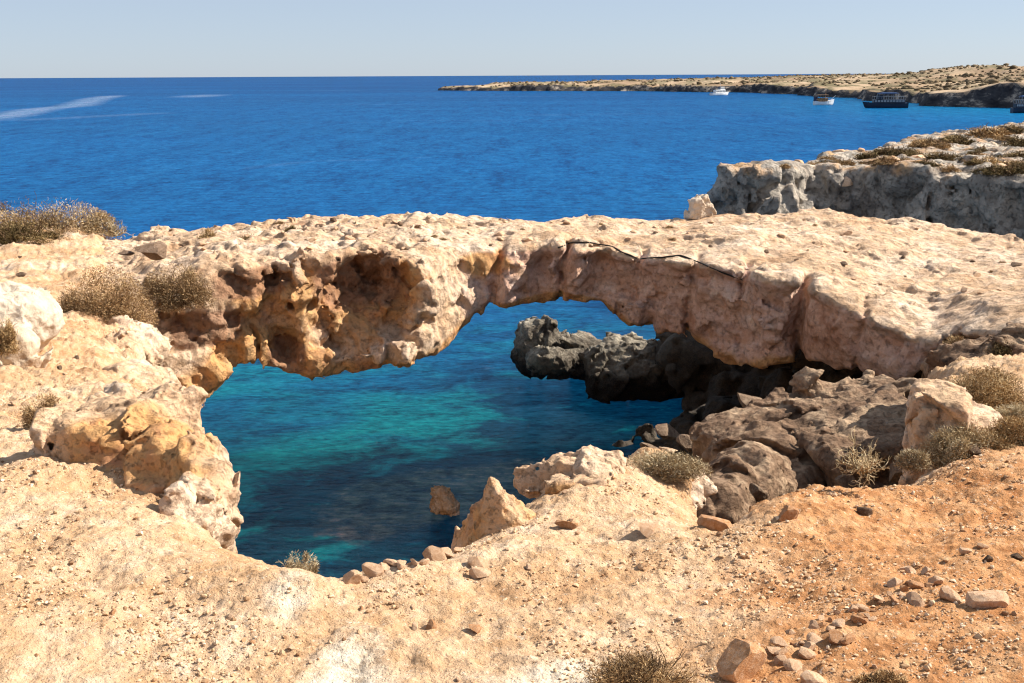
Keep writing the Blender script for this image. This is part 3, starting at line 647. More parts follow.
# slabs fallen in the pit below the right end of the arch
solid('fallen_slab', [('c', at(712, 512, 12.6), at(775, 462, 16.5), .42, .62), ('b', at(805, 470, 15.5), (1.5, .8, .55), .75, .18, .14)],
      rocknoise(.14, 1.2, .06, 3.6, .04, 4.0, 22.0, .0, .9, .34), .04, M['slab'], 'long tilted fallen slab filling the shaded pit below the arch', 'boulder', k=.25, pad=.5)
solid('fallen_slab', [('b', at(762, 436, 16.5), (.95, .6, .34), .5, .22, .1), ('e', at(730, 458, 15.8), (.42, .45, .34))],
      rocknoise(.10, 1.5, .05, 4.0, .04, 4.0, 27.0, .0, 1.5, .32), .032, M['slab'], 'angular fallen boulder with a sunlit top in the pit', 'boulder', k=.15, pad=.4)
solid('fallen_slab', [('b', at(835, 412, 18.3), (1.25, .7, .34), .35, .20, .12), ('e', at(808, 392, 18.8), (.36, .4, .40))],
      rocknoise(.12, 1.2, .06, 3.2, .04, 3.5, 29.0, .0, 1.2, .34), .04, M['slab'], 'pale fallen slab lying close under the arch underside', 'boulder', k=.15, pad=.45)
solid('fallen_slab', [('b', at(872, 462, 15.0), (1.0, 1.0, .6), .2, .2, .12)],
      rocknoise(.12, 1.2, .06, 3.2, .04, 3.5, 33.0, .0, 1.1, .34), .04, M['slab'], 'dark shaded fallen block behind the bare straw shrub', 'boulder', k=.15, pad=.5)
solid('edge_block', [('b', at(938, 440, 9.0), (.22, .35, .42), -.35, 0, .06), ('e', at(972, 440, 9.2), (.30, .5, .3))],
      rocknoise(.04, 2.0, .025, 6.0, .025, 7.0, 41.0, .0, 2.2, .35), .018, M['cliff'], 'upright block with a flat pink shaded face at the pit edge', 'rock', k=.1, pad=.2, band=.25, colour={'ochre': const(.3)})
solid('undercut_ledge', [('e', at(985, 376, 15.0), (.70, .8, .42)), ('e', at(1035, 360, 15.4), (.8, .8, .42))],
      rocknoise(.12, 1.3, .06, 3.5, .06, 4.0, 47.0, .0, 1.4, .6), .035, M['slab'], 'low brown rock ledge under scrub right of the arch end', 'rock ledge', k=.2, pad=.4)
solid('white_boulder', [('e', at(0, 325, 15.0), (.72, .8, .58)), ('e', at(38, 318, 15.2), (.30, .5, .30)), ('e', at(15, 350, 14.2), (.35, .4, .35))],
      rocknoise(.10, 1.4, .04, 4.0, .03, 5.0, 51.0, .0, 1., .28), .03, M['white'], 'smooth bleached white boulder on the left slope', 'boulder', k=.15, pad=.35, band=.4)
solid('bank_rocks', [('e', at(128, 392, 15.5), (.36, .8, .42)), ('e', at(118, 364, 17.0), (.45, .9, .42)), ('e', at(136, 414, 14.0), (.26, .5, .30)), ('e', at(118, 400, 14.0), (.5, .7, .35)), ('e', at(120, 345, 18.0), (.6, .9, .3))],
      rocknoise(.14, 1.3, .06, 3.5, .05, 4.0, 55.0, .0, 1.5, .55), .032, M['cliff'], 'pale broken rock bank under the left end of the arch', 'rock bank', k=.15, pad=.4, colour={'ochre': const(.22)})
# rocks in the water
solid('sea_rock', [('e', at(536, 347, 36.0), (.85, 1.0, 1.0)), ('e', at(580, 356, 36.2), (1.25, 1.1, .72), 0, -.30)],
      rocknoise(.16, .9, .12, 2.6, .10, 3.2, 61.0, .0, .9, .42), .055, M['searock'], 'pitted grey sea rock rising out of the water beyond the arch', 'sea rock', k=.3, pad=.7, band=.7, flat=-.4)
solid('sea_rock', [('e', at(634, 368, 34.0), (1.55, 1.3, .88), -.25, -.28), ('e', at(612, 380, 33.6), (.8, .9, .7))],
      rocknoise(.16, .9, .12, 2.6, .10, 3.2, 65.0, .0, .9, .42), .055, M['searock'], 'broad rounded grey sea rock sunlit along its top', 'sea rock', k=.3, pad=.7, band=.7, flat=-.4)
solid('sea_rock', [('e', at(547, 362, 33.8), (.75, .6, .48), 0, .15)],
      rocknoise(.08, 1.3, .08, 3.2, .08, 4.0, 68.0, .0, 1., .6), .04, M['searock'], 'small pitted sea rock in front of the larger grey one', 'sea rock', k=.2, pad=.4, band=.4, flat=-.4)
solid('sea_rock', [('e', at(442, 503, 24.3), (.28, .25, .40)), ('e', at(451, 507, 24.2), (.22, .2, .25))],
      rocknoise(.06, 3.0, .04, 7.0, .04, 8.0, 71.0, .0, 1., .4), .02, M['cliff'], 'tiny yellowish rock poking out of the shallow reef', 'sea rock', k=.1, pad=.2, band=.2, flat=-.3, colour={'ochre': const(.45)})
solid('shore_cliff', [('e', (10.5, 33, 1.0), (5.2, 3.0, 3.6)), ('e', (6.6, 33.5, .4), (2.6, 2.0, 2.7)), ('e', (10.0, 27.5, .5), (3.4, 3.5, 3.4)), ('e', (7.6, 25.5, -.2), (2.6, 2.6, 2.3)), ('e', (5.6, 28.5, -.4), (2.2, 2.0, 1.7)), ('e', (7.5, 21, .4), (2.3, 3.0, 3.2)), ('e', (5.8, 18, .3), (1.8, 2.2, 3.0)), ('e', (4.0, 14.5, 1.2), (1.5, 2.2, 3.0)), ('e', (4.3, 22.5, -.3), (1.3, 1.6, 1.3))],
      rocknoise(.5, .5, .25, 1.4, .15, 2.2, 77.0, .4, .65, .8), .11, M['wet_shade'], 'dark wetted rock shore in the shadow under the right of the arch', 'rocky shore', k=.6, pad=1.0, band=1.4, flat=-.6)
solid('skyline_rock', [('b', at(702, 208, 29.8), (.24, .22, .34), .4, .5, .05), ('b', at(695, 210, 29.7), (.16, .2, .28), .2, -.3, .05)], rocknoise(.03, 2.5, .03, 6, .03, 7, 81., .0, 3., .3), .022, M['white'], 'small pale rock on the far edge of the arch top', 'rock', k=.06, pad=.2, band=.2)

# thin black line lying along the upper lip of the arch
def build_lip_line():
    A = bpy.data.objects['rock_arch']; bpy.context.view_layer.update(); pts = []
    key = [(558, 248), (570, 243), (590, 243), (612, 247), (622, 253), (640, 259), (662, 258), (680, 256), (700, 263), (722, 272), (745, 280)]
    for i in range(len(key) - 1):
        for t in np.linspace(0, 1, 7)[:-1]:
            px = key[i][0] + t * (key[i + 1][0] - key[i][0]); py = key[i][1] + t * (key[i + 1][1] - key[i][1])
            d = ray(px, py).normalized(); ok, p, n, _ = A.ray_cast(Vector((0, 0, CAM_Z)), d)
            if ok: pts.append(p + n * .02)
    P = np.array([p[:] for p in pts]); P[1:-1] = (P[:-2] + 2 * P[1:-1] + P[2:]) / 4
    T = np.gradient(P, axis=0); T /= np.linalg.norm(T, axis=1, keepdims=True); A1 = np.cross(T, [0, 0, 1.]); A1 /= np.linalg.norm(A1, axis=1, keepdims=True); B1 = np.cross(T, A1)
    r = .014 + .012 * np.abs(fbm(P[:, 0], P[:, 1], P[:, 2], 3.0, 2)); V = np.stack([P + r[:, None] * (A1 * math.cos(t) + B1 * math.sin(t)) for t in np.arange(6) * math.pi / 3], 1)
    i0 = np.arange(len(P) - 1)[:, None] * 6; q = np.arange(6)[None]; Q = np.stack([i0 + q, i0 + (q + 1) % 6, i0 + 6 + (q + 1) % 6, i0 + 6 + q], -1).reshape(-1, 4)
    cu = mesh_np('black_lip_line', V.reshape(-1, 3), Q); cu.materials.append(simple_dark())
    tag(link('black_lip_line', cu), 'thin black line lying along the upper lip of the arch', 'cable')  # a plain black line; 'cable' is only a guess
def simple_dark():
    k = NT('plain_black'); return k.surf(k.ramp(k.noise(k.pos(), 9, 3), [(.3, (.012, .01, .009)), (.7, (.03, .025, .02))]), .7)
build_lip_line()

# ------------------------------------------------------------------ headland across the cove
HEAD = [P2(716, 49.5), P2(735, 48.2), P2(770, 48.6), P2(792, 50), P2(805, 51.5), P2(850, 50.5), P2(880, 49), P2(930, 47), P2(980, 45.5), P2(1030, 44), P2(1200, 43), (60, 44), (75, 75), (60, 100), P2(1060, 96), P2(1000, 88), P2(960, 80), P2(900, 71), P2(850, 62.5), P2(800, 55), P2(770, 53), P2(728, 52)]
def build_headland():
    def base(x, y, z):
        x2, y2 = x[:, :, 0], y[:, :, 0]
        s = poly_sd(x2, y2, HEAD)[:, :, None]
        o = np.zeros_like(x2)
        top = (6.0 + .25 * fbm(x2, y2, o, .12, 3, .5, 4.) + .15 * sstep(60, 90, y2) * 2)[:, :, None] - .25 * np.exp(-((x2 - 14.6) ** 2 + (y2 - 51) ** 2) / 1.2)[:, :, None]
        return smax(s - .10 * (top - z), z - top, .5)
    def noise(x, y, z):
        wob = .5 * fbm(x, y, z, .5, 2, .5, 6.)
        a, b, c = worley(x + wob, y, z * .8, .42, 21)
        n = .40 * fbm(x, y, z, .3, 3, .5, 2.) + .55 * (.22 - np.clip(b - a, 0, .22)) / .22 + .5 * ((c % 16) / 16. - .5)
        a, b, c = worley(x, y + wob * .4, z, 1.1, 5); n += .16 * (.25 - np.clip(b - a, 0, .25)) / .25 + .14 * ((c % 8) / 8. - .5)
        n += .65 * facets(x + wob, y, z, .45, 33, .5, .12) + 1.0 * facets(x, y, z, 1.1, 35, .5, .14)
        a, b, c = worley(x - wob * .5, y, z * .25, .75, 15); n += .40 * (.16 - np.clip(b - a, 0, .16)) / .16
        n += .10 * fbm(x, y, z, 1.4, 3, .6, 9., ridge=True)
        return n * (1 - .72 * sstep(5.0, 5.7, z))
    me = sdf_mesh('headland', (6.5, 40.5, 1.4), (48, 100, 7.6), .17, base, noise, 1.2, {'ochre': lambda x, y, z: .06 + .34 * sstep(5.2, 5.8, z)})
    tag(link('headland', me, M['head']), 'flat topped limestone headland with grey cliffs behind the arch', 'headland', kind='structure')
build_headland()

# ------------------------------------------------------------------ far peninsula and hill
def far_mat():
    k = NT('far_scrubland'); P = k.pos()
    n = k.noise(k.scale(P, (.02, .02, .05)), 1.0, 8, .65)
    col = k.ramp(n, [(.32, (.20, .125, .08)), (.48, (.31, .215, .135)), (.6, (.42, .31, .205))])
    b = k.noise(k.scale(P, (.06, .035, .05)), 1.0, 8, .72)
    col = k.mix(k.ramp(b, [(.44, .8), (.54, 0.0)]), col, (.11, .10, .05))
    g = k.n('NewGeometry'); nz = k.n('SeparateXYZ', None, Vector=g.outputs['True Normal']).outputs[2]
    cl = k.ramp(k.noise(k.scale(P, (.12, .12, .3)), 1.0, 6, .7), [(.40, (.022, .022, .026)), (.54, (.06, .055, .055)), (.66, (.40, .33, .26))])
    col = k.mix(k.ramp(nz, [(.80, 1.0), (.95, 0.0)]), col, cl)  # steep faces take the dark tone: cliff shade painted into the colour
    return k.surf(col, .95, k.bump(b, .6, 1.5), .1)
M['far'] = far_mat()
def bw(px, py): p = at_z(px, py); return (p.x, p.y)
FAR = [bw(440, 90.3), bw(470, 90.8), bw(560, 91.0), bw(640, 91.2), bw(700, 92.0), bw(745, 92.6), bw(775, 93.6), bw(800, 94), bw(850, 98.5), bw(866, 100), bw(908, 103.8), bw(960, 106.5), bw(1005, 108), bw(1060, 110)] + [(420, 300), (1500, 700), (1500, 1500), (300, 1350), (100, 1050)]
def far_h(x, y):
    o = np.zeros_like(x)
    s = -poly_sd(x, y, FAR) + 9 * fbm(x, y, o, .02, 4, .6, 3.)
    px = W / 2 + F_PX * x / y * .985
    ch = np.interp(px, [430, 500, 800, 860, 915, 960, 1024], [2.2, 3.4, 4.5, 3.2, 4.0, 5.5, 6.3]) * (1 + .5 * fbm(x, y, o, .02, 4, .6, 8.))
    h = ch * sstep(-1.5, 1.6, s) + np.clip(s - 8, 0, 400) * np.interp(px, [450, 600, 750, 850, 1000], [.006, .012, .018, .028, .02])
    top = np.interp(px, [430, 600, 700, 800, 1100], [5.4, 6.6, 7.6, 8.6, 8.8])
    h = smin(h, top, 1.5)
    hc = at(995, 70, 640); h = h + 5.2 * bumpg(x, y, at(985, 66, 680).x, 680, 26, 70) + 1.5 * bumpg(x, y, at(940, 70, 680).x, 690, 20, 70) + 2.6 * bumpg(x, y, at(1070, 70, 680).x, 680, 45, 90)
    h = h + .8 * fbm(x, y, o, .012, 5, .6, 5.) * sstep(5, 30, s)
    return np.where(s < -3, -3, h - 3 * sstep(0, -3, s)), s
def build_far():
    xs = np.arange(-80, 1000, 2.4); ys = np.concatenate([np.arange(300, 620, 2.0), np.arange(620, 1400, 3.0)])
    X, Y = np.meshgrid(xs, ys, indexing='ij'); x, y = X.ravel(), Y.ravel()
    h, s = far_h(x, y)
    V = np.stack([x, y, h], -1); n, m = X.shape; i = np.arange(n * m).reshape(n, m)
    Q = np.stack([i[:-1, :-1], i[1:, :-1], i[1:, 1:], i[:-1, 1:]], -1).reshape(-1, 4)
    vis = (np.abs(x) < .75 * y + 60)
    Q = Q[(s[Q] > -6).any(1) & vis[Q].any(1)]
    used = np.unique(Q); re = np.full(len(V), -1); re[used] = np.arange(len(used))
    tag(link('far_hills', mesh_np('far_hills', V[used], re[Q]), M['far']), kind='structure')
    rs = np.random.RandomState(5); n = 16000
    D = rs.uniform(330, 1150, n); px = rs.uniform(440, 1080, n); x = plan_x(px, D)
    h, s = far_h(x, D); ok = (s > 6) & (fbm(x, D, x * 0, .03, 3, .5, 7.) > -.12); x, D, h = x[ok][:6000], D[ok][:6000], h[ok][:6000]
    ico = bmesh.new(); bmesh.ops.create_icosphere(ico, subdivisions=1, radius=1); B = np.array([v.co[:] for v in ico.verts]); Ff = np.array([[v.index for v in f.verts] for f in ico.faces]); ico.free()
    R = rs.uniform(.3, .85, len(x)) * (1 + .8 * (rs.rand(len(x)) > .93))
    V = (B[None] * (1 + .25 * rs.normal(size=(len(x), len(B), 1)))) * np.stack([R * 1.3, R * 1.3, R * .8], -1)[:, None] + np.stack([x, D, h + R * .25], -1)[:, None]
    Fq = Ff[None] + (np.arange(len(x)) * len(B))[:, None, None]
    me = mesh_np('far_scrub', V.reshape(-1, 3), Fq.reshape(-1, 3)); attr(me, 'tone', np.repeat(rs.rand(len(x)) * .7, len(B)))
    tag(link('far_scrub', me, M['scrubfar']), kind='stuff')
build_far()

# ------------------------------------------------------------------ stones
def stone_mesh(seed, sub=3, flat=.7, ang=6, rough=.05):
    rs = np.random.RandomState(seed)
    bm = bmesh.new(); bmesh.ops.create_icosphere(bm, subdivisions=sub, radius=1)
    V = np.array([v.co[:] for v in bm.verts]); Fq = np.array([[v.index for v in f.verts] for f in bm.faces]); bm.free()
    for _ in range(ang + 4):
        n = rs.normal(size=3); n /= np.linalg.norm(n); dd = rs.uniform(.38, .78)
        d = V @ n - dd; V = V - np.maximum(d, 0)[:, None] * n * .99
    V = V * (1 + rough * fbm(V[:, 0], V[:, 1], V[:, 2], 2.5, 3, .6, seed * 1.3)[:, None])
    V *= np.array([1.15, rs.uniform(.75, 1.05), flat]); V /= np.abs(V[:, 0]).max()
    me = mesh_np('stone', V, Fq, False)
    return me
STONES = [stone_mesh(100 + i, 3, random.Random(i).uniform(.55, .9), 6 + i % 4) for i in range(10)]
SM = {}
def stone_data(i, mat):
    key = (i, mat)
    if key not in SM:
        me = STONES[i].copy(); me.materials.clear(); me.materials.append(M[mat]); SM[key] = me
    return SM[key]
rnd = random.Random(11)
def bay_sd(p): return float(poly_sd(np.array([p.x]), np.array([p.y]), BAY)[0])
def put_stone(px, py, wpx, mat='stone', label=None, cat='stone', group=None, sink=.25, i=None, rz=None, name='stone', hz=1.0):
    p = ground_at(px, py + wpx * .22)
    if py > 440:
        while p.y > 9.6 or bay_sd(p) < .13: py += 2; p = ground_at(px, py + wpx * .22)
    r = wpx / 2 / F_PX * p.y * 1.03
    o = link(name, stone_data(rnd.randrange(10) if i is None else i, mat)); o.scale = (r, r, r * hz)
    o.location = (p.x, p.y, p.z + r * (.55 - sink) * hz); o.rotation_euler = (rnd.uniform(-.25, .25), rnd.uniform(-.25, .25), rnd.uniform(0, 6.3) if rz is None else rz)
    return tag(o, label or 'small loose limestone stone lying on the sandy ground', cat, group or (None if label else 'loose stones on the sandy ground'))
# stones one can point to
for a in [(567, 522, 26, 'redstone', 'orange stone alone on the sand below the lip boulder'), (716, 520, 40, 'redstone', 'flat reddish rock at the near end of the dark pit'),
          (988, 594, 48, 'stone', 'large pale angular stone in the right hand red soil'), (950, 592, 26, 'stone', 'pale stone touching the large angular stone on its left'),
          (917, 583, 20, 'redstone', 'orange stone in the line of stones on red soil'), (966, 549, 16, 'stone', 'round pale stone above the large angular stone'),
          (981, 545, 13, 'stone', 'small round white stone beside another pale stone'), (987, 559, 12, 'brownstone', 'small dark stone on the red soil at right'),
          (1016, 554, 16, 'brownstone', 'dark brown stone at the far right of the sand'), (812, 675, 28, 'stone', 'pale block at the bottom end of the stone line'),
          (804, 650, 22, 'stone', 'pale angular stone standing in the stone line'), (775, 650, 20, 'stone', 'grey pink stone leaning by the smooth tan boulder'),
          (793, 663, 22, 'stone', 'pale low stone between two angular stones near the bottom'), (738, 660, 62, 'redstone', 'smooth tan domed boulder by the brown shrub'),
          (372, 566, 26, 'stone', 'pinkish round stone at the lip just above the inlet'), (382, 552, 22, 'stone', 'pinkish stone behind the rounder one at the lip'), (392, 551, 20, 'stone', 'paler stone of the cluster at the near lip'),
          (435, 552, 24, 'stone', 'pale stone by the lip left of the pointed rock'), (447, 548, 20, 'stone', 'knobbly stone beside a pale one near the lip'), (476, 558, 28, 'stone', 'low pale stone right of the knobbly pair'),
          (480, 571, 24, 'stone', 'pale low stone half buried in the sand'), (649, 529, 26, 'stone', 'low cream stone half buried in mid sand'), (786, 514, 26, 'redstone', 'brown stone at the foot of the orange bank'),
          (865, 509, 20, 'brownstone', 'thin flat dark stone on the orange bank'), (475, 627, 16, 'redstone', 'small red stone in the middle of the sand')]:
    put_stone(a[0], a[1], a[2], a[3], a[4], group=None, rz=rnd.uniform(-.5, .5))
put_stone(152, 247, 34, 'brownstone', 'rounded dark brown boulder on top of the left rock bench', 'boulder', name='boulder', rz=0, hz=.9)
put_stone(125, 250, 20, 'brownstone', 'flat dark stone left of the brown boulder', rz=0, hz=.6)
put_stone(111, 260, 26, 'brownstone', 'thin dark slab lying below the brown boulder', rz=.2, hz=.4)
for a in [(352, 577, 22), (362, 560, 16), (402, 545, 18), (415, 549, 14), (425, 560, 12), (458, 543, 16), (396, 562, 13), (411, 561, 10)]:
    put_stone(a[0], a[1], a[2], 'stone', 'pinkish pale stone in the cluster along the near lip of the inlet', group='stones clustered along the lip')
# a line of stones on the right and loose ones everywhere
cnt = 0
for k in range(48):
    t = rnd.random(); px = 775 + t * 160 + rnd.gauss(0, 12); py = 655 - t * 82 + rnd.gauss(0, 9)
    put_stone(px, py, rnd.choice([7, 8, 10, 12, 14, 17, 21]), 'stone' if rnd.random() < .7 else 'redstone'); cnt += 1
while cnt < 150:
    px, py = rnd.uniform(5, 1020), rnd.uniform(430, 680)
    p = ground_at(px, py)
    if bay_sd(p) < .15 or p.y > 10: continue
    if rnd.random() > (1.0 if px < 330 or 380 < px < 560 else .6): continue
    put_stone(px, py, min(14, 3.2 + rnd.expovariate(.45)) * (1 if py < 640 else 1.2), 'stone' if rnd.random() < .8 else 'redstone'); cnt += 1
for k in range(75):
    if k < 45: px, py = rnd.uniform(2, 185), rnd.uniform(250, 425)
    else: px, py = rnd.uniform(940, 1020), rnd.uniform(400, 470)
    p = ground_at(px, py)
    if down(p.x, p.y) < 5 or bay_sd(p) < .2: continue
    put_stone(px, py, min(17, 3.5 + rnd.expovariate(.3)), 'stone' if rnd.random() < .75 else 'brownstone')
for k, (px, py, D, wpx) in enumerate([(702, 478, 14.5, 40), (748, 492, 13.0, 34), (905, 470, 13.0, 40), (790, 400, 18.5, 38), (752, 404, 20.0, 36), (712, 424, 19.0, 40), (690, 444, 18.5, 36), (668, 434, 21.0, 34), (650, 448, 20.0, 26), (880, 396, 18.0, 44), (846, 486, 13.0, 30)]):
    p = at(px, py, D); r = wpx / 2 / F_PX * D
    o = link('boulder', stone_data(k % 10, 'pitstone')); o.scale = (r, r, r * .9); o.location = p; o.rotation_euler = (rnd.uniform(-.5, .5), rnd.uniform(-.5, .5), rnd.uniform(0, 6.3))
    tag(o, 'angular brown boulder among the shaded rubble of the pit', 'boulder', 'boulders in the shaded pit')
# gravel too fine to count
def build_gravel():
    rs = np.random.RandomState(3); n = 38000
    py = rs.uniform(392, 700, n); px = rs.uniform(-40, 1064, n)
    v = (H / 2 - py) / F_PX; sl_ = -(-math.sin(PITCH) + v * math.cos(PITCH)) / (math.cos(PITCH) + v * math.sin(PITCH))
    D = np.clip(2.0 / np.maximum(sl_ - .12, .05), 2.2, 14); x = plan_x(px, D)
    dens = fbm(x, D, x * 0, 1.1, 4, .6, 13.) + .35 * np.exp(-((px - 860) / 120) ** 2 - ((py - 600) / 60) ** 2)
    ok = (poly_sd(x, D, BAY) > .12) & (dens > rs.uniform(-.12, .62, n)); x, D = x[ok], D[ok]
    z = np.array([down(a, b) for a, b in zip(x, D)]); ok = z > 5; x, D, z = x[ok], D[ok], z[ok]; n = len(x)
    ico = bmesh.new(); bmesh.ops.create_icosphere(ico, subdivisions=1, radius=1); B = np.array([q.co[:] for q in ico.verts]); Ff = np.array([[q.index for q in f.verts] for f in ico.faces]); ico.free()
    R = (.0028 + .0032 * rs.exponential(1, n)) * np.clip(D / 5, .7, 2.0); R = np.minimum(R, .020)
    th = rs.uniform(0, 6.28, n); Bv = B[None] * (1 + .28 * rs.normal(size=(n, len(B), 1)).clip(-1.2, 1.2)) * np.stack([np.ones(n), rs.uniform(.6, 1, n), rs.uniform(.5, .9, n)], -1)[:, None]
    c, s = np.cos(th)[:, None], np.sin(th)[:, None]
    Bv = np.stack([Bv[..., 0] * c - Bv[..., 1] * s, Bv[..., 0] * s + Bv[..., 1] * c, Bv[..., 2]], -1) * R[:, None, None]
    V = Bv + np.stack([x, D, z + R * .35], -1)[:, None]
    Fq = Ff[None] + (np.arange(n) * len(B))[:, None, None]
    me = mesh_np('gravel', V.reshape(-1, 3), Fq.reshape(-1, 3), False); attr(me, 'tone', np.repeat(rs.rand(n), len(B)))
    k = NT('gravel_chips'); col = k.ramp(k.at('tone'), [(0, (.22, .12, .065)), (.2, (.42, .26, .14)), (.6, (.54, .37, .22)), (1, (.66, .51, .36))])
    tag(link('gravel', me, k.surf(col, .9, None, .1)), kind='stuff')
build_gravel()

# ------------------------------------------------------------------ shrubs
def shrub_parts(seed, r, n, L, wd, fol_clump=1.0, nbr=40):
    """Twiggy cushion: sprays of thin blades through the crown and branching stems; returns (foliage mesh, branch mesh)."""
    rs = np.random.RandomState(seed); r = np.array(r)
    # clump centres over a half ellipsoid
    nc = 40; a = rs.uniform(0, 6.28, nc); ce = rs.uniform(0.0, 1, nc) ** .8; rad = rs.uniform(.35, .92, nc) ** .6
    cen = np.stack([np.cos(a) * np.sqrt(1 - ce ** 2) * rad, np.sin(a) * np.sqrt(1 - ce ** 2) * rad, ce * rad], -1)
    pw = rs.uniform(.2, 1, nc) ** 1.5; ci = rs.choice(nc, n, p=pw / pw.sum()); cs = rs.uniform(.07, .24, nc) * fol_clump
    lob = 1 + .22 * np.sin(a * 2 + rs.uniform(0, 6)) + .12 * np.sin(a * 5 + rs.uniform(0, 6)); cen[:, 2] *= .75 + .35 * rs.rand(nc); cen *= lob[:, None] / lob.max() * 1.08
    p = cen[ci] + rs.normal(size=(n, 3)) * cs[ci][:, None] * .75
    p[:, 2] = np.abs(p[:, 2]); q = np.linalg.norm(p, axis=1); over = q > 1.05; p[over] *= (rs.uniform(.75, 1.05, over.sum()) / q[over])[:, None]
    d = p / np.maximum(np.linalg.norm(p, axis=1, keepdims=True), .1) + rs.normal(size=(n, 3)) * 1.1; d[:, 2] += .2; d /= np.linalg.norm(d, axis=1, keepdims=True)
    sd = np.cross(d, rs.normal(size=(n, 3))); sd /= np.linalg.norm(sd, axis=1, keepdims=True) + 1e-6
    l = L * rs.uniform(.5, 1.4, n)[:, None]; w = wd * rs.uniform(.6, 1.4, n)[:, None]
    P = p * r
    V = np.stack([P - sd * w, P + sd * w, P + d * l * .6 + sd * w * .7, P + d * l], 1)
    Fq = np.arange(n * 4).reshape(n, 4)
    me = mesh_np('foliage', V.reshape(-1, 3), Fq, False)
    attr(me, 'tone', np.repeat(np.clip((.08 + .75 * rs.rand(nc))[ci] + .18 * (p[:, 2] - .4) + rs.normal(0, .2, n), 0, 1), 4))
    return me, branch_mesh(rs, r, nbr, max(wd * 1.2, .0020))
def branch_mesh(rs, r, nbr, w, curl=.35, fork=2, up=.15):
    Vs, Fs, T = [], [], []; base = 0
    def tube(pts, w0, w1):
        nonlocal base
        pts = np.array(pts); k = len(pts); ws = np.linspace(w0, w1, k); t0 = rs.rand()
        for j in range(k):
            t = pts[min(j + 1, k - 1)] - pts[max(j - 1, 0)]; t /= np.linalg.norm(t) + 1e-9
            a = np.cross(t, [.3, .2, 1.0]); a /= np.linalg.norm(a) + 1e-9; b = np.cross(t, a)
            for th in (0, 2.094, 4.189): Vs.append(pts[j] + ws[j] * (a * math.cos(th) + b * math.sin(th))); T.append(t0)
        for j in range(k - 1):
            for q in range(3): Fs.append((base + j * 3 + q, base + j * 3 + (q + 1) % 3, base + j * 3 + 3 + (q + 1) % 3, base + j * 3 + 3 + q))
        base += 3 * k
    def grow(p, d, L, w0, lev):
        n = 5; pts = [p]
        for _ in range(n):
            d = d + rs.normal(size=3) * curl * .45; d[2] += up * .3; d /= np.linalg.norm(d); p = p + d * L / n; pts.append(p)
        tube(pts, w0, w0 * .55)
        if lev < fork:
            for _ in range(3):
                j = rs.randint(2, n + 1); e = d + rs.normal(size=3) * .7; e /= np.linalg.norm(e)
                grow(pts[j], e, L * rs.uniform(.4, .65), w0 * .6, lev + 1)
    for _ in range(nbr):
        a = rs.uniform(0, 6.28); el = rs.uniform(.15, 1.35)
        d = np.array([math.cos(a) * math.cos(el), math.sin(a) * math.cos(el), math.sin(el)]); L = float(np.linalg.norm(d * r)) * rs.uniform(.45, .68)
        grow(np.array([rs.normal() * .08 * r[0], rs.normal() * .08 * r[1], 0]), d, L, w * 1.5, fork - 1 if nbr > 30 else 0)
    me = mesh_np('branches', np.array(Vs), np.array(Fs)); attr(me, 'tone', np.array(T)); return me
def shrub(px, py, wpx, hpx, label, seed, mat='dry', name='dry_shrub', D=None, n=9000, depth=.8, Lk=1.0, wk=1.0, bmat='twig', z=None, group=None, nbr=36, clump=1.0, lean=0):
    """px,py = middle of its foot in the picture."""
    p = ground_at(px, py) if D is None else at(px, py, D)
    s = p.y / F_PX; r = (wpx / 2 * s, wpx / 2 * s * depth, hpx * s)
    L = 2.5 * s * Lk + .008; wd = .27 * s * wk + .0005; n = int(n * 1.5)
    fo, br = shrub_parts(seed, r, n, L, wd, clump, nbr)
    t = thing(name, label, 'shrub', (p.x, p.y + r[1] * .2, p.z - .02), 0, group); t.rotation_euler = (0, lean, 0)
    link('foliage', fo, M[mat], t); link('branches', br, M[bmat], t); return t
shrub(40, 245, 165, 46, 'wide straw coloured scrub mound on the left skyline', 1, 'tan', n=18000, D=28.4, depth=.5)
shrub(20, 246, 110, 27, 'dark low scrub in front of the straw mound at far left', 2, 'olive', D=27.0, n=9000, depth=.5)
shrub(104, 330, 100, 64, 'large round brown cushion shrub at the left end of the arch', 3, n=26000, D=18.4, depth=.8, clump=1.5, Lk=.8)
shrub(176, 308, 76, 46, 'dark brown shrub growing against the arch rock beside the round one', 4, 'dry', D=19.7, n=14000, clump=1.4, Lk=.8)
shrub(45, 428, 54, 36, 'grey brown dry tuft left of the craggy outcrop', 5, n=7000, bmat='straw')
shrub(2, 352, 44, 40, 'dry tuft below the bleached white boulder', 6, 'tan', n=6000, D=13.6)
shrub(300, 582, 46, 40, 'upright straw tuft hanging on the lip above the inlet', 7, 'straw', n=2600, D=5.75, bmat='straw', nbr=26)
shrub(248, 247, 22, 14, 'small dark cushion shrub on the left arch top', 8, 'olive', D=25.2, n=2500)
shrub(291, 234, 15, 10, 'tiny dark shrub on the arch top right of the larger one', 9, 'olive', D=27, n=1600)
shrub(208, 243, 30, 14, 'flat straw coloured cushion on the arch top', 10, 'tan', D=26.0, n=3000)
shrub(662, 474, 108, 26, 'grey matted cushion bush on the rock beside the pit', 12, 'straw', D=7.95, n=16000, depth=.4, clump=1.5, bmat='straw')
shrub(640, 690, 165, 46, 'brown twiggy shrub at the bottom edge of the sand', 13, 'dry', n=14000, D=2.95, nbr=110, depth=.5, Lk=.9, wk=.5, bmat='twig', clump=1.2)
shrub(880, 684, 70, 22, 'flat brown tuft at the bottom right edge', 14, 'dry', n=3000, D=2.9, nbr=36, depth=.5)
shrub(985, 415, 110, 50, 'broad straw coloured scrub on the right slope', 15, 'tan', n=22000, D=10.5, depth=.6, clump=1.6)
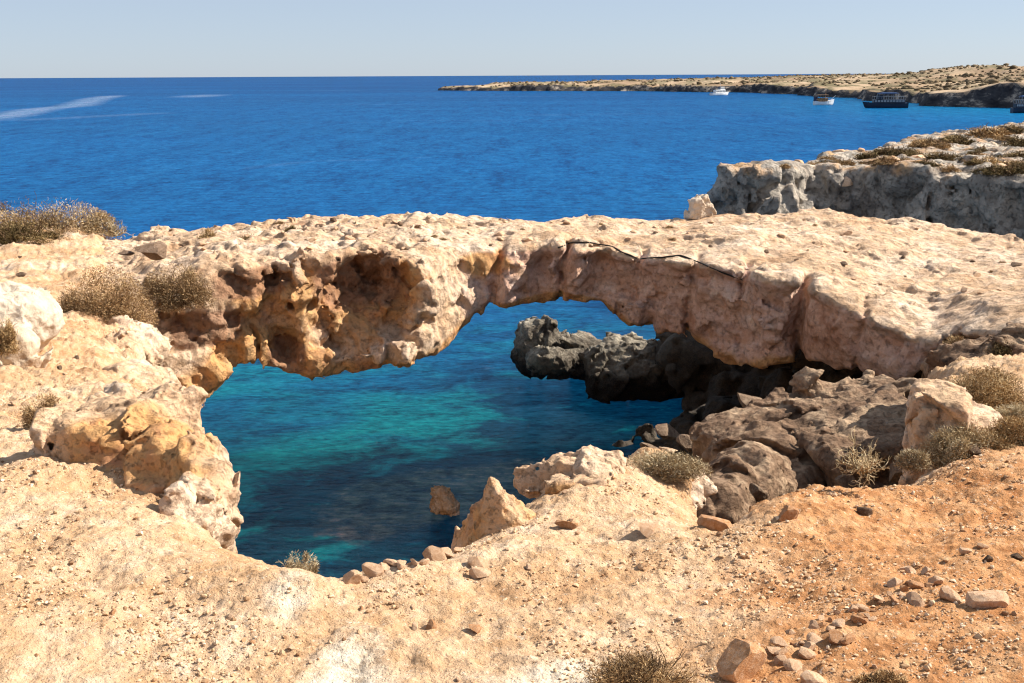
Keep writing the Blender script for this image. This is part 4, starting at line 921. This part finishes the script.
shrub(960, 462, 90, 42, 'grey straw tuft beside the upright block', 16, 'straw', n=14000, D=8.5, depth=.5, clump=1.6, bmat='straw')
shrub(1012, 452, 70, 40, 'brown straw tuft at the right edge above the sand', 17, 'tan', n=14000, D=8.7, depth=.5, clump=1.6)
shrub(1005, 372, 70, 34, 'dark brown scrub over the rock ledge at right', 18, 'olive', n=7000, D=14.6, depth=.6)
shrub(960, 352, 44, 16, 'low brown scrub where the arch meets the right slope', 19, 'dry', n=4000, D=18.4)
for q, (px, py, wpx, hpx, D, lab) in enumerate([(1000, 400, 90, 26, 12.0, 'flat straw tuft below the dark scrub on the right slope'), (952, 428, 50, 22, 9.6, 'small straw tuft growing on top of the upright block'), (1016, 430, 60, 30, 9.2, 'grey straw cushion at the right border above a brown tuft'),
        (985, 450, 80, 26, 8.6, 'low straw cushion between the grey tuft and the right border'), (915, 466, 40, 20, 8.0, 'thin straw tuft at the foot of the upright block')]):
    shrub(px, py, wpx, hpx, lab, 90 + q, 'tan' if q % 2 else 'straw', D=D, n=8000, clump=1.5, depth=.6, bmat='straw')
# the bare straw shrub before the pit: stems only
rs_ = np.random.RandomState(77); pz = at(862, 472, 7.35)
t = thing('bare_shrub', 'bare branching straw shrub standing before the dark pit', 'shrub', (pz.x, pz.y, pz.z))
link('branches', branch_mesh(rs_, np.array([.36, .22, .30]), 26, .0042, .6, 2, .2), M['straw'], t)
link('twigs', branch_mesh(np.random.RandomState(78), np.array([.30, .2, .13]), 34, .003, .8, 2, .1), M['straw'], t)
t = thing('bare_shrub', 'pale wiry stems on the skyline beside the straw mound', 'shrub', tuple(at(112, 236, 28.6)))
link('branches', branch_mesh(np.random.RandomState(79), np.array([.75, .4, .55]), 30, .012, .6, 2, .2), M['straw'], t)
# headland scrub
HO = bpy.data.objects['headland']; bpy.context.view_layer.update()
def head_z(p):
    ok, q, n, _ = HO.ray_cast(Vector((p.x, p.y, 12)), Vector((0, 0, -1))); return q.z if ok and q.z > 4.5 else None
pro = [shrub_parts(200 + i, (1, .8, .5), 2200, .10, .018, 1.0, 18) for i in range(3)]
pro_brown = [q[0].copy() for q in pro]
hs = [(805, 168, 24), (822, 163, 20), (842, 158, 22), (868, 154, 26), (858, 166, 18), (905, 152, 30), (930, 146, 32), (958, 141, 34), (985, 137, 38), (1008, 133, 30), (990, 163, 44), (1012, 156, 36), (965, 152, 26), (940, 158, 28), (902, 162, 20), (925, 166, 24), (880, 160, 16), (1018, 143, 30), (1000, 148, 24), (975, 165, 24), (950, 167, 20), (845, 166, 16), (785, 164, 14), (1022, 168, 26)]
hs += [(rnd.uniform(880, 1022), rnd.uniform(132, 172), rnd.uniform(14, 34)) for _ in range(26)] + [(rnd.uniform(800, 880), rnd.uniform(150, 172), rnd.uniform(9, 18)) for _ in range(12)]
for i, (px, py, wpx) in enumerate(hs):
    p = at_z(px, py, 6.05); s = wpx / 2 / F_PX * p.y
    z = head_z(p)
    if z is None: continue
    s *= 1.5
    t = thing('scrub_bush', 'low olive scrub bush on the headland top' if i % 2 else 'low brown scrub bush on the headland top', 'shrub', (p.x, p.y, z - .05), rnd.uniform(0, 6.28), 'olive scrub bushes on the headland' if i % 2 else 'brown scrub bushes on the headland'); t.scale = (s, s, s * .75)
    fo, br = pro[i % 3]; fo = (fo if i % 2 else pro_brown[i % 3]); link('foliage', fo, M['olive' if i % 2 else 'dry'], t); link('branches', br, M['twig'], t)
for i, (px, py, wpx) in enumerate([(815, 171, 18), (826, 175, 14), (846, 163, 16), (892, 166, 22), (915, 157, 18), (800, 160, 12), (838, 152, 14), (862, 148, 12), (943, 171, 16), (978, 158, 18), (870, 160, 14), (835, 172, 16), (1003, 168, 20)]):
    p = at_z(px, py, 6.0); r = wpx / 2 / F_PX * p.y; z = head_z(p)
    if z is None: continue
    o = link('boulder', stone_data(i % 10, 'stone')); o.scale = (r, r, r * .8); o.location = (p.x, p.y, z + r * .15); o.rotation_euler = (0, 0, rnd.uniform(0, 6))
    tag(o, 'pale boulder lying among scrub on the headland top', 'boulder', 'boulders on the headland')

ARCH_OB = bpy.data.objects['rock_arch']; bpy.context.view_layer.update()
def on_arch(px, py):
    ok, p, n, _ = ARCH_OB.ray_cast(Vector((0, 0, CAM_Z)), ray(px, py).normalized()); return p if ok and n.z > .45 else None
for k in range(85):
    px = rnd.uniform(150, 1020); py = rnd.uniform(220, 250 + max(0, (px - 650)) * .17)
    p = on_arch(px, py)
    if p is None: continue
    r = rnd.choice([3, 4, 4, 5, 6, 8, 11]) / 2 / F_PX * p.y * 1.1
    o = link('stone', stone_data(k % 10, 'stone' if k % 4 else 'brownstone')); o.scale = (r, r, r * .8); o.location = (p.x, p.y, p.z + r * .2); o.rotation_euler = (0, 0, rnd.uniform(0, 6.3))
    tag(o, 'small pale stone lying on top of the rock arch' if k % 4 else 'small brown stone lying on top of the rock arch', 'stone', 'pale stones on the arch top' if k % 4 else 'brown stones on the arch top')
for k in range(16):
    px = rnd.uniform(200, 1010); p = on_arch(px, rnd.uniform(222, 240 + max(0, (px - 650)) * .15))
    if p is None: continue
    s_ = rnd.choice([6, 8, 10, 13]) / 2 / F_PX * p.y
    t = thing('dry_tuft', 'tiny dry tuft rooted on top of the rock arch', 'shrub', (p.x, p.y, p.z - .02), rnd.uniform(0, 6), 'dry tufts on the arch top'); t.scale = (s_, s_, s_ * .8)
    link('foliage', pro_brown[k % 3], M['dry'], t); link('branches', pro[k % 3][1], M['twig'], t)
# ------------------------------------------------------------------ boats
M['bwhite'] = simple('white_paint', (.78, .77, .74), .35, .06, .6); M['bdark'] = simple('navy_paint', (.018, .022, .045), .3, .15, .6); M['bwood'] = simple('varnished_wood', (.36, .21, .10), .45, .2, .8)
M['bglass'] = simple('dark_window_glass', (.02, .03, .045), .1, .1); M['bblue'] = simple('blue_canvas', (.05, .12, .28), .7, .1, .6); M['bgrey'] = simple('grey_deck', (.32, .33, .34), .6, .1); M['bnavy'] = simple('dark_blue_canvas', (.03, .03, .07), .7, .1)
def hull_mesh(L, B, free, sheer, rake=.12, draft=.35):
    n = 25; V = []; Fq = []
    for i in range(n):
        t = i / (n - 1); x = (t - .5) * L; b = B / 2 * (1 - max(0, (t - .55) / .45) ** 2.2) * (.86 + .14 * min(1, t / .15)); zt = free + sheer * (max(0, (t - .4) / .6) ** 2 + .3 * max(0, (.25 - t) / .25)) ; xr = rake * L * max(0, (t - .6) / .4) ** 2
        b = max(b, .03)
        V += [(x + xr, -b, zt), (x + xr * .6, -b * .93, free * .35), (x, -b * .6, -draft), (x, b * .6, -draft), (x + xr * .6, b * .93, free * .35), (x + xr, b, zt), (x + xr, 0, zt - .12)]
    for i in range(n - 1):
        a, b = i * 7, i * 7 + 7
        for j in range(6): Fq.append((a + j, a + j + 1, b + j + 1, b + j))
        Fq.append((a + 6, a, b, b + 6))
    me = mesh_np('hull', np.array(V), np.array(Fq)[:, ::-1], False)
    bm = bmesh.new(); bm.from_mesh(me); bm.faces.new([bm.verts[i] for i in range(7)] if hasattr(bm.verts, 'ensure_lookup_table') and bm.verts.ensure_lookup_table() is None else []); bmesh.ops.recalc_face_normals(bm, faces=bm.faces); bm.to_mesh(me); bm.free(); return me
def boxes(name, lst, bev=.03):
    bm = bmesh.new()
    for (cx, cy, cz, sx, sy, sz) in lst:
        r = bmesh.ops.create_cube(bm, size=1, matrix=Matrix.Translation((cx, cy, cz)) @ Matrix.Diagonal((sx, sy, sz, 1)))
        if bev: bmesh.ops.bevel(bm, geom=list({e for v in r['verts'] for e in v.link_edges}), offset=min(bev, min(sx, sy, sz) * .3), segments=1, affect='EDGES')
    me = bpy.data.meshes.new(name); bm.to_mesh(me); bm.free(); return me
def posts(name, lst):
    bm = bmesh.new()
    for a, b, r in lst:
        a, b = Vector(a), Vector(b); d = b - a
        bmesh.ops.create_cone(bm, cap_ends=True, segments=6, radius1=r, radius2=r * .8, depth=d.length, matrix=Matrix.Translation((a + b) / 2) @ d.to_track_quat('Z', 'Y').to_matrix().to_4x4())
    me = bpy.data.meshes.new(name); bm.to_mesh(me); bm.free(); return me
def boat(px, py, wpx, name, label, cat, mirror, hullm, spec, free=1.0, sheer=.7, beam=.3, yaw=0.0):
    p = at_z(px, py); L = wpx / F_PX * p.y * .88
    t = thing(name, label, cat, (p.x, p.y, 0), (math.pi if mirror else 0) + yaw)
    link('hull', hull_mesh(L, L * beam, free, sheer), hullm, t)
    spec(t, L, L * beam, free); return t
def sp_white(t, L, B, f):
    link('cabin', boxes('cabin', [(.02 * L, 0, f + .75, L * .62, B * .78, 1.6)], .1), M['bwhite'], t)
    link('wheelhouse', boxes('wheelhouse', [(.14 * L, 0, f + 2.2, L * .28, B * .62, 1.35)], .1), M['bwhite'], t)
    for s in (-1, 1):
        link('window_band', boxes('window_band', [(.02 * L + (i - 2.5) * L * .1, s * (B * .39 + .005), f + .95, L * .075, .03, .5) for i in range(6)], 0), M['bglass'], t)
        link('rail', posts('rail', [((-.45 * L + i * .09 * L, s * B * .42, f), (-.45 * L + i * .09 * L, s * B * .42, f + 1.0), .03) for i in range(11)] + [((-.45 * L, s * B * .42, f + 1), (.47 * L, s * B * .36, f + 1.1), .03)]), M['bgrey'], t)
    link('windscreen', boxes('windscreen', [(.14 * L, 0, f + 2.4, L * .285, B * .635, .45)], 0), M['bglass'], t)
    link('canopy', boxes('canopy', [(-.17 * L, 0, f + 2.85, L * .38, B * .75, .12)], .04), M['bnavy'], t)
    link('canopy_posts', posts('canopy_posts', [((-.34 * L + i * .16 * L, s * B * .34, f + 1.5), (-.34 * L + i * .16 * L, s * B * .34, f + 2.85), .04) for i in range(3) for s in (-1, 1)]), M['bgrey'], t)
    link('mast', posts('mast', [((.1 * L, 0, f + 2.8), (.06 * L, 0, f + 4.6), .06)]), M['bwhite'], t)
def sp_wood(t, L, B, f):
    link('deckhouse', boxes('deckhouse', [(-.05 * L, 0, f + .6, L * .5, B * .7, 1.2)], .08), M['bwood'], t)
    link('awning', boxes('awning', [(-.1 * L, 0, f + 2.15, L * .62, B * .9, .1)], .04), M['bwood'], t)
    link('awning_posts', posts('awning_posts', [((-.38 * L + i * .14 * L, s * B * .4, f), (-.38 * L + i * .14 * L, s * B * .4, f + 2.15), .05) for i in range(5) for s in (-1, 1)]), M['bwood'], t)
    link('stern_canvas', boxes('stern_canvas', [(-.44 * L, 0, f + .9, L * .10, B * .75, 1.5)], .06), M['bnavy'], t)
    link('mast', posts('mast', [((.12 * L, 0, f), (.12 * L, 0, f + 4.2), .07)]), M['bwood'], t)
    link('bowsprit', posts('bowsprit', [((.46 * L, 0, f + .8), (.68 * L, 0, f + 1.9), .09)]), M['bwhite'], t)
    for s in (-1, 1): link('rail', posts('rail', [((-.46 * L, s * B * .44, f + .7), (.4 * L, s * B * .36, f + 1.1), .04)] + [((-.46 * L + i * .1 * L, s * B * .43, f), (-.46 * L + i * .1 * L, s * B * .43, f + .75), .03) for i in range(9)]), M['bwood'], t)
def sp_dark(t, L, B, f):
    link('lower_cabin', boxes('lower_cabin', [(-.03 * L, 0, f + .6, L * .78, B * .8, 1.2)], .08), M['bdark'], t)
    for s in (-1, 1):
        link('window_band', boxes('window_band', [(-.03 * L + (i - 4.5) * L * .075, s * (B * .4 + .005), f + .75, L * .055, .03, .5) for i in range(10)], 0), M['bgrey'], t)
        link('rail', posts('rail', [((-.42 * L, s * B * .4, f + 2.1), (.36 * L, s * B * .38, f + 2.1), .04)] + [((-.42 * L + i * .06 * L, s * B * .4, f + 1.2), (-.42 * L + i * .06 * L, s * B * .4, f + 2.1), .03) for i in range(14)]), M['bgrey'], t)
    link('upper_deck_canopy', boxes('upper_deck_canopy', [(.0 * L, 0, f + 3.0, L * .5, B * .8, .14), (-.02 * L, 0, f + 3.15, L * .36, B * .6, .16)], .05), M['bblue'], t)
    link('canopy_posts', posts('canopy_posts', [((-.24 * L + i * .12 * L, s * B * .36, f + 1.2), (-.24 * L + i * .12 * L, s * B * .36, f + 3.0), .05) for i in range(5) for s in (-1, 1)]), M['bgrey'], t)
    link('wheelhouse', boxes('wheelhouse', [(.2 * L, 0, f + 1.9, L * .13, B * .55, 1.4)], .08), M['bdark'], t)
boat(719, 95.3, 23, 'motor_yacht', 'white two deck motor boat moored off the far peninsula', 'boat', False, M['bwhite'], sp_white, 1.1, .6, .28, .55)
boat(823, 105, 22, 'wooden_boat', 'small boat with white hull and tan wooden awning', 'boat', False, M['bwhite'], sp_wood, 1.1, .8, .3, .25)
boat(887, 108, 44, 'excursion_boat', 'long dark navy excursion boat with blue canopy', 'boat', True, M['bdark'], sp_dark, 1.3, .6, .24, -.08)
boat(1026, 113, 34, 'excursion_boat', 'dark boat partly cut off by the right border of the cove', 'boat', False, M['bdark'], sp_dark, 1.2, .6, .24, .1)
